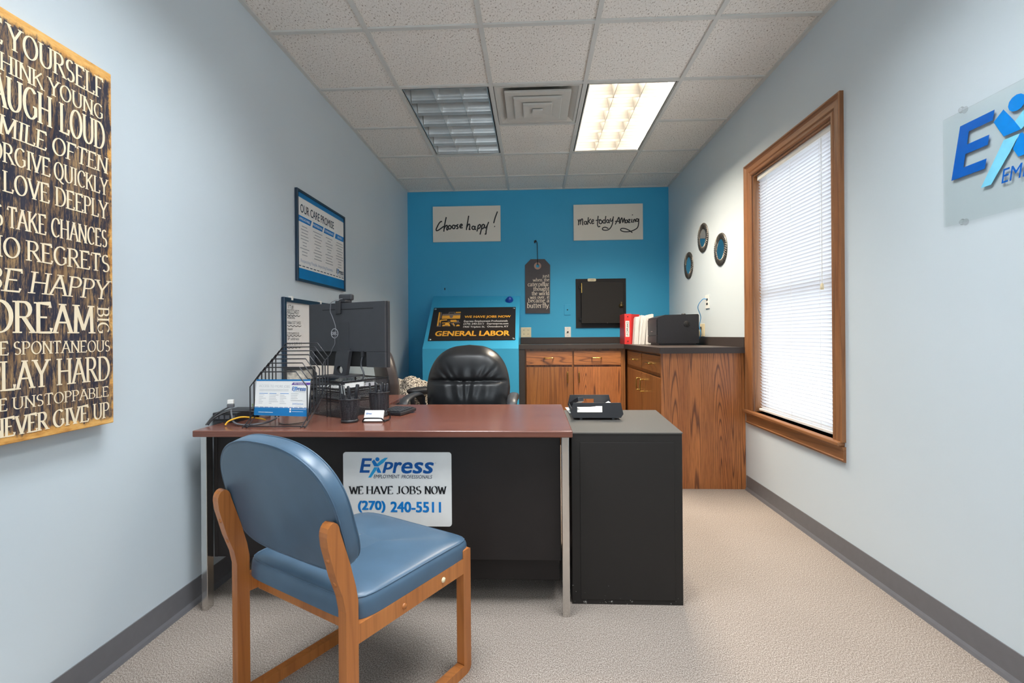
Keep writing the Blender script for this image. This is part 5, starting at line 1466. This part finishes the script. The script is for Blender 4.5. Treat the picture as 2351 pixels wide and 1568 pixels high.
ft('ACCESS TO MORE JOBS', .06, .765, .63, .835, 2, -.008)
fr_(.07, .715, .61, .725, 3); fr_(.07, .680, .61, .690, 3)
for c, ws in ((.07, (.16, .10, .08, .13, .05, .08, .07)), (.26, (.13, .17, .12, .13, .15, .17, .05)), (.46, (.16, .08, .11, .12, .07, .09, .12)), (.66, (.14, .12, .11, .13, .22))):
    for k, w in enumerate(ws): fr_(c, .605 - k * .045, c + w, .617 - k * .045, 6 if k == 0 and c < .6 else 3)
b.poly([(*FFb(x, y), .0006) for x, y in ((.655, .85), (1, .85), (1, .915), (.685, .915))], 4)
ft('APPLY ONLINE NOW', .70, .866, .93, .898, 0, .01, .001)
p0 = FFb(.67, .66); p1 = FFb(.93, .80); express_logo(b, (p0.x, p0.y, p1.x, p1.y), 5, 6, 6, 3, .0007, False)
ft('JobGenius', .70, .305, .90, .36, 6, -.004); fr_(.66, .41, .92, .415, 3); fr_(.76, .272, .86, .278, 3)
for k in range(11): fr_(.0 + k * .091 + .006, .228, .0 + k * .091 + .078, .240, 5)
for k in range(2):
    fr_(.655, .10 + k * .065, .685, .15 + k * .065, 0, .0008); fr_(.70, .120 + k * .065, .94 - k * -.02 - .03 * (1 - k), .128 + k * .065, 0, .0008)
fr_(.08, .085, .35, .097, 0, .0008)
b.build('sheet', [WHITE, POSTB, PALEINK, PALEINK, PURPLE, BLUEINK, MIDINK], t)

# --- mesh organiser carrying the monitor
oc = Vector((-.862, 2.165, Z)); a_ = math.radians(146); b_ = math.radians(62)
e1 = Vector((math.cos(a_), math.sin(a_), 0)); e2 = Vector((math.cos(b_), math.sin(b_), 0))
mO = Matrix((e1, e2, Vector((0, 0, 1)))).transposed().to_4x4(); mO.translation = oc
t = thing('desk_organizer', 'black mesh stacked paper tray organizer under the monitor', 'desk organizer', oc)
OW, OD = .265, .285
b = MB(mO); b.box(0, OW, 0, OD, .003, .070); b.build('drawer', MESHM, t, bevel=.002)
b = MB(mO); b.tube([(0, 0, .072), (OW, 0, .072), (OW, OD, .072), (0, OD, .072)], .003, 6, closed=True); b.build('drawer_rim', WIRE, t)
for z in (.082, .128):
    b = MB(mO)
    for x0, y0, x1, y1 in ((0, 0, OW, 0), (OW, 0, OW, OD), (OW, OD, 0, OD), (0, OD, 0, 0)):
        b.add([(x0, y0, z), (x1, y1, z), (x1, y1, z + .036), (x0, y0, z + .036)], [(0, 1, 2, 3)])
    b.add([(0, 0, z), (OW, 0, z), (OW, OD, z), (0, OD, z)], [(0, 1, 2, 3)])
    tr = b.build('tray', MESHM, t)
    for zz, rr in ((z + .036, .0034), (z, .0034)):
        b = MB(mO); b.tube([(0, 0, zz), (OW, 0, zz), (OW, OD, zz), (0, OD, zz)], rr, 6, closed=True); b.build('tray_rim', WIRE, tr)
for x, y in ((0, 0), (OW, 0), (0, OD), (OW, OD)):
    b = MB(mO); b.tube([(x, y, .0), (x, y, .170)], .0045, 8); b.build('corner_post', WIRE, t)
b = MB(mO); b.box(-.0045, -.0035, .015, .125, .136, .157); b.build('label_card', WHITE, t)
b = MB(mO); b.box(-.0045, -.0035, .135, .19, .134, .152); b.build('label_card', PALEINK, t)
for k in range(2):
    sheets('paper_sheet', ('white papers in the upper mesh tray under the monitor', 'white papers in the lower mesh tray under the monitor')[k], mO @ TR(OW / 2, OD / 2, (.1295, .0835)[k]), .21, .25, 4)

# --- monitor (seen from behind)
Pr = Vector((-.711, 2.335, 0)); Pl = Vector((-1.196, 2.565, 0)); ex = (Pr - Pl).normalized(); ey = Vector((-ex.y, ex.x, 0))
mw = (Pr - Pl).length; mM = Matrix((ex, ey, Vector((0, 0, 1)))).transposed().to_4x4(); mM.translation = Pl
mz0, mz1 = .948, 1.272
t = thing('computer_monitor', 'black computer monitor seen from behind, standing on the mesh organizer', 'monitor', (Pl + Pr) / 2 + Vector((0, 0, mO.translation.z + .166)))
b = MB(mM)
b.box(0, mw, .010, .030, mz0, mz1); b.build('bezel', BLACKP, t, bevel=.003)
b = MB(mM); b.box(.004, mw - .004, -.004, .0098, mz0 + .075, mz1 - .001); b.box(.004, .040, -.004, .0098, mz0, mz0 + .0748); b.box(mw - .125, mw - .004, -.004, .0098, mz0, mz0 + .0748)
bs = b.build('back_cover', BLACKG, t, bevel=.002)
b = MB(mM); b.box(mw * .20, mw * .855, -.0048, -.0035, mz1 - .036, mz1 - .032); b.build('vent_slot', HOLE, bs)
b = MB(mM); b.box(mw * .016 + .04, mw - .126, .003, .0099, mz0 + .004, mz0 + .0745); b.build('port_recess', HOLE, t)
b = MB(mM); b.box(mw * .42, mw * .55, -.0046, -.0039, mz0 + .08, mz0 + .225)
b.build('vesa_cover', plain('satin_dark_grey_plastic_panel', (48, 49, 53), .5), bs)
fm = frame(mM @ Vector((0, -.004, 0)), ex, (0, 0, 1)); lc = fp(off(fm, .0012), 630 + 1083 / 7.84, 660 + 826 / 7.84)
b = MB(fm @ TR(0, 0, .0012)); rl = .0252
b.ring_prism(arc(lc[0], lc[1], rl, rl, 0, 360, 32)[:-1], arc(lc[0], lc[1], rl - .0028, rl - .0028, 0, 360, 32)[:-1], -.0006, .0008)
text(b, 'DELL', (lc[0] - .0190, lc[1] - .0074, lc[0] + .0190, lc[1] + .0074), .0008, 0, .03)
b.build('emblem', plain('silver_emblem', (190, 190, 194), .35, .3), bs)
zs = mO.translation.z + .168
# riser column with a round cable hole, leaning slightly, and its foot
cc = mw * .475; hz = .913
def ringpts(poly, cen, n=40):
    out = []; inn = []
    for k in range(n):
        a = k * math.tau / n; d = Vector((math.cos(a), math.sin(a))); best = 9
        for i in range(len(poly)):
            p = Vector(poly[i]) - Vector(cen); q_ = Vector(poly[(i + 1) % len(poly)]) - Vector(cen); e = q_ - p; den = d.x * e.y - d.y * e.x
            if abs(den) < 1e-9: continue
            s_ = (p.x * e.y - p.y * e.x) / den; r2 = (p.x * d.y - p.y * d.x) / den
            if s_ > 1e-6 and -1e-6 <= r2 <= 1 + 1e-6: best = min(best, s_)
        out.append((cen[0] + d.x * best, cen[1] + d.y * best)); inn.append((cen[0] + d.x * .021, cen[1] + d.y * .021))
    return out, inn
poly = [(cc - .050, zs + .008), (cc + .040, zs + .008), (cc + .066, 1.03), (cc - .026, 1.03)]
o_, i_ = ringpts(poly, (cc - .004, hz + .018))
b = MB(mM @ Matrix(((1, 0, 0, 0), (0, 0, 1, -.016), (0, 1, 0, 0), (0, 0, 0, 1)))); b.ring_prism(o_, i_, -.010, .010); b.build('stand_column', BLACKG, t)
b = MB(mM); b.box(cc - .035, cc + .05, -.006, .004, 1.0, 1.04); b.build('stand_bracket', BLACKG, t)
b = MB(mM); b.prism(rrect(cc - .095, -.105, cc + .085, .065, .01), zs, zs + .008); b.build('stand_foot', BLACKG, t)
# cables behind the monitor
k0 = mM @ Vector((mw * .72, -.002, mz0 + .068)); 
b = MB(mM); b.box(mw * .72 - .008, mw * .72 + .008, -.008, .012, mz0 + .052, mz0 + .080); b.build('cable_plug', BLACKP, t)
b = MB(); b.tube(smooth_path([k0 - ey * .004 + Vector((0, 0, -.018)), k0 - ey * .012 + Vector((0, 0, -.06)), k0 - ey * .02 + ex * .025 + Vector((0, 0, -.10)), k0 - ey * .03 + ex * .015 + Vector((0, 0, -.134)), k0 - ey * .05 - ex * .05 + Vector((0, 0, -.148)), k0 - ey * .06 - ex * .15 + Vector((0, 0, -.148)), k0 - ey * .05 - ex * .24 + Vector((0, 0, -.144))], 6), .0042, 8)
b.build('video_cable', BLACKG, t)

# --- webcam on top of the monitor with its cord
wc = mM @ Vector((mw * .455, .012, mz1)); 
mW = Matrix((ex, ey, Vector((0, 0, 1)))).transposed().to_4x4(); mW.translation = wc
t = thing('webcam', 'black webcam clipped on top of the monitor with a grey cord', 'webcam', wc)
b = MB(mW @ RZ(math.radians(14))); b.box(-.036, .040, .006, .034, .014, .046); b.build('camera_body', BLACKG, t, bevel=.008, seg=4)
b = MB(mW); b.box(-.024, .026, -.0160, .030, .0008, .0140); b.build('mount', BLACKP, t, bevel=.003)
b = MB(mW); b.box(-.036, .000, -.026, -.0165, -.058, .010); b.build('rear_clip', BLACKP, t, bevel=.004)
kk = [(1030, 262), (1012, 330), (1005, 430), (1035, 510), (1072, 610), (1098, 700), (1102, 800), (1088, 920), (1088, 1010), (1060, 1070), (1030, 1130), (1012, 1190), (960, 1255), (900, 1330), (880, 1400)]
fo = off(fm, .008)
pts = [fo @ Vector((*fp(fo, 630 + x / 7.84, 660 + y / 7.84), 0)) for x, y in kk]
pts = [mW @ Vector((-.012, .006, .022)), mW @ Vector((-.026, -.012, .018))] + pts + [pts[-1] - ey * .01 + Vector((.01, 0, -.05)), Vector((-.99, 2.28, .905))]
b = MB(); b.tube(smooth_path(pts, 4), .0017, 6); b.build('cord', plain('grey_cord', (120, 120, 124), .5), t)

# --- pen cups
def cup(name_label, x, y, r0, r1, h, rot=0):
    t = thing('pen_cup', name_label, 'pen cup', (x, y, Z))
    b = MB(TR(x, y, Z)); b.lathe([(r0 * .97, .012), (r1, h)], 32); 
    b.build('mesh_wall', MESHM, t)
    b = MB(TR(x, y, Z)); b.lathe([(0, .0005), (r0, .0005), (r0, .012), (r0 - .002, .012), (r0 - .003, .003), (0, .003)], 32); b.build('base', BLACKP, t)
    b = MB(TR(x, y, Z + h)); b.tube([(r1 * math.cos(a * math.tau / 32), r1 * math.sin(a * math.tau / 32), 0) for a in range(32)], .0028, 8, closed=True); b.build('rim', WIRE, t)
    return t
CUPS = [(-.797, 2.085, .0355, .0445, .100), (-.716, 2.235, .040, .046, .112)]
cup('black mesh pen cup full of pens in front of the organizer', *CUPS[0])
cup('black mesh pen cup farther back beside the keyboard', *CUPS[1])
def pen(x, y, r0, r1, h, seed, label, group, mat, length):
    r = random.Random(seed); a = r.uniform(0, math.tau); a = (seed * 2.399) % math.tau; a2 = a + .25; k_ = .52 + .26 * (seed % 2)
    p0 = Vector((x + r0 * k_ * math.cos(a2), y + r0 * k_ * math.sin(a2), Z + .0085)); p1 = Vector((x + r1 * (k_ + .06) * math.cos(a), y + r1 * (k_ + .06) * math.sin(a), Z + h))
    d = (p1 - p0).normalized(); t = thing('pen', label, 'pen', p0, group=group)
    m = Matrix.Translation(p0) @ d.to_track_quat('Z', 'Y').to_matrix().to_4x4()
    b = MB(m); b.lathe([(.0012, 0), (.0040, .012), (.0042, length * .72)], 10); b.build('barrel', mat, t)
    b = MB(m); b.lathe([(.0047, length * .72 + .0003), (.0047, length - .004), (.003, length), (0, length)], 10); b.build('cap', mat, t)
    b = MB(m); b.box(.0048, .0062, -.0015, .0015, length * .76, length - .002); b.build('clip', CHROME if seed % 3 == 0 else mat, t)
PEN = plain('black_pen_plastic', (40, 40, 44), .25)
for k in range(8): pen(*CUPS[0], 10 + k, 'black pen standing in the front mesh pen cup', 'pens in the front cup', PEN, .146 + .004 * (k % 4))
for k in range(7): pen(*CUPS[1], 31 + k, 'dark pen standing in the mesh pen cup beside the keyboard', 'pens in the rear cup', PEN if k % 2 else BLACKG, .142 + .004 * (k % 3))

# --- business card holder and cards
pA = at(834, 970, z=Z); pBk = at(880, 970, z=Z)
ux = (pBk - pA).normalized(); uy = Vector((-ux.y, ux.x, 0)); wd = (pBk - pA).length
mK = Matrix((ux, uy, Vector((0, 0, 1)))).transposed().to_4x4(); mK.translation = pA @ Matrix.Identity(3) if False else pA
t = thing('card_holder', 'black wire business card holder at the front edge of the desk', 'card holder', pA + ux * wd / 2)
b = MB(mK); b.tube(smooth_path([(-.002, .030, .004), (-.003, .004, .004), (.004, -.003, .015), (.014, -.006, .019), (wd - .014, -.006, .019), (wd - .004, -.003, .015), (wd + .003, .004, .004), (wd + .003, .030, .004)], 5), .0030, 8); b.build('front_lip', WIRE, t)
b = MB(mK); b.tube(smooth_path([(wd + .003, .030, .004), (wd + .010, .060, .006), (wd + .012, .052, .030), (wd + .006, .030, .045), (wd + .004, .020, .030)], 5), .0032, 8); b.build('side_loop', WIRE, t)
b = MB(mK); b.tube([(-.002, .030, .004), (wd + .003, .030, .004)], .003, 8); b.build('base_bar', WIRE, t)
mk2 = mK @ TR(0, .002, .0055) @ Matrix.Rotation(math.radians(62), 4, 'X')
t = thing('business_cards', 'stack of white business cards leaning in the wire card holder', 'business cards', (mK @ Vector((wd / 2, .01, 0))))
b = MB(mk2); b.box(.0, wd - .004, 0, .049, -.010, 0)
b.build('cards', WHITE, t)
b = MB(mk2); express_logo(b, (.006, .028, .032, .038), 0, 1, 1, 2, .0005, False)
for k in range(3): b.poly([(.048, .036 - k * .004, .0005), (.085, .036 - k * .004, .0005), (.085, .0368 - k * .004, .0005), (.048, .0368 - k * .004, .0005)], 2)
b.build('print', [BLUEINK, MIDINK, PALEINK], t)

# --- keyboard
kA = at(920, 945.5, z=Z + .02); kB = at(956, 936, z=Z + .02); kA.z = kB.z = Z
ky = (kB - kA).normalized(); kx = Vector((ky.y, -ky.x, 0)); mk = Matrix((kx, ky, Vector((0, 0, 1)))).transposed().to_4x4(); mk.translation = kA
KL = .43; KW = (kB - kA).length
mk = mk @ TR(-KL, 0, 0)
KL = .40; mk = mk @ TR(.03, 0, 0)
t = thing('keyboard', 'black computer keyboard on the desk behind the pen cups', 'keyboard', kA)
b = MB(mk @ Matrix.Rotation(math.radians(2), 4, 'X')); b.box(.285, KL, 0, KW, .001, .016); b.box(0, .25, 0, KW, .001, .016) if False else None
b.build('case', BLACKP, t, bevel=.003)
b = MB(mk @ Matrix.Rotation(math.radians(2), 4, 'X'))
for i in range(5):
    for j in range(6):
        x = .290 + i * .0210; y = .008 + j * (KW - .012) / 6
        b.box(x, x + .016, y, y + (KW - .012) / 6 - .004, .0162, .0215)
b.build('keys', BLACKG, t, bevel=.0015)

# --- plant, network box, cables, wall-side clutter
t = thing('potted_plant', 'small green potted plant behind the flyer near the left wall', 'plant', (-1.245, 2.215, Z))
b = MB(TR(-1.245, 2.215, Z)); b.lathe([(0, .0005), (.024, .0005), (.031, .055), (.027, .055), (.024, .045), (0, .045)], 20); b.build('pot', WHITEP, t)
b = MB(TR(-1.245, 2.215, Z + .05)); r = random.Random(5)
for k in range(70):
    a = r.uniform(0, math.tau); e = r.uniform(-.1, 1.45); d = Vector((math.cos(a) * math.cos(e), math.sin(a) * math.cos(e), math.sin(e)))
    c = d * r.uniform(.035, .060) + Vector((0, 0, .012)); s1 = d.orthogonal().normalized() * .011; s2 = d.cross(s1).normalized() * .008
    b.add([c - s1, c + s2 + d * .004, c + s1, c - s2 + d * .004], [(0, 1, 2, 3)], 0, True)
    b.tube([(0, 0, -.004), c], .0008, 4)
b.build('foliage', plain('leaf_green', (138, 172, 70), .5, var=.3, vscale=40), t)
t = thing('network_switch', 'flat black network box with cables at the left end of the desk', 'network box', (-1.342, 2.16, Z))
mN = TR(-1.342, 2.16, Z)
b = MB(mN); b.box(-.055, .055, -.09, .09, .010, .042); b.build('case', BLACKP, t, bevel=.003)
b = MB(mN); b.box(-.053, .053, -.088, .088, .0005, .0098); b.build('base', BLACKP, t)
b = MB(mN)
for k in range(4): b.box(-.047 + k * .025, -.029 + k * .025, -.0912, -.089, .016, .032)
b.build('port_row', GREYP, t)
def cable(name, label, pts, rad, mat):
    P = smooth_path(pts, 6); b = MB(); b.tube(P, rad, 8); o = b.build(name, mat, None, origin=P[0]); tag(o, label, 'cable'); return o
zz = Z + .0045
cable('power_cable', 'thick black cable looping over the left edge of the desk', [(-1.36, 1.985, zz), (-1.345, 2.00, Z + .030), (-1.31, 2.035, Z + .052), (-1.26, 2.06, Z + .052), (-1.21, 2.075, Z + .045), (-1.195, 2.09, Z + .03)], .0042, BLACKP)
cable('power_cable', 'thin black cable arching to the white plug at the left end of the desk', [(-1.372, 1.99, zz), (-1.36, 2.02, Z + .035), (-1.33, 2.055, Z + .062), (-1.315, 2.075, Z + .068)], .0028, BLACKP)
cable('patch_cable', 'yellow cable on the desk beneath the wire file rack', [(-1.285, 1.985, zz), (-1.275, 1.995, Z + .020), (-1.24, 2.015, Z + .032), (-1.20, 2.02, Z + .031), (-1.16, 2.025, Z + .026), (-1.14, 2.035, Z + .018)], .0036, plain('yellow_cable', (240, 178, 44), .4))
cable('data_cable', 'grey cable hanging in a loop from the white plug on the desk', [(-1.298, 2.045, Z + .060), (-1.285, 2.03, Z + .035), (-1.255, 2.0, Z + .012), (-1.21, 1.985, Z + .006), (-1.16, 1.995, Z + .006), (-1.12, 2.02, Z + .012), (-1.10, 2.05, Z + .024)], .0040, GREYP)
cable('phone_cable', 'thin black wire lying on the desk under the flyer', [(-1.09, 2.05, Z + .003), (-1.06, 2.02, Z + .0025), (-1.03, 2.015, Z + .0025), (-1.00, 2.04, Z + .003), (-.985, 2.06, Z + .004)], .0016, BLACKP)
t = thing('cable_plug', 'white plug on a grey cable tie at the left end of the desk', 'plug', (-1.305, 2.055, Z + .07))
b = MB(TR(-1.308, 2.06, Z + .079) @ RZ(.3)); b.box(-.012, .012, -.008, .008, .004, .022); b.build('connector', WHITEP, t, bevel=.002)
b = MB(TR(-1.308, 2.06, Z + .079) @ RZ(.3)); b.box(-.013, .013, -.011, .009, -.012, .0038); b.build('strain_relief', GREYP, t, bevel=.003)
# picture frame behind the file rack
t = thing('document_stand', 'black open document stand behind the wire file rack below the whiteboard', 'document stand', (-1.29, 2.52, Z))
mP = TR(-1.295, 2.50, Z) @ RZ(math.radians(48))
b = MB(mP @ Matrix.Rotation(math.radians(80), 4, 'X')); o_ = [(0, 0), (.17, 0), (.17, .21), (0, .21)]; i_ = [(.015, .015), (.155, .015), (.155, .195), (.015, .195)]
b.ring_prism(o_, i_, .001, .012); b.build('frame', BLACKP, t)
b = MB(mP @ Matrix.Rotation(math.radians(80), 4, 'X')); b.box(.014, .156, .014, .196, .002, .006); b.build('photo_sheet', speckle('faded_print', [(.35, (96, 92, 88)), (.55, (190, 184, 172)), (.7, (214, 208, 196))], 24, .6, 0), t)
b = MB(mP); b.prism([(.07, .05), (.10, .05), (.10, .11), (.07, .11)], .0005, .004); b.build('easel_foot', BLACKP, t)
b = MB(mP); b.tube([(.085, .10, .004), (.085, .035, .13)], .004, 6); b.build('easel_strut', BLACKP, t)
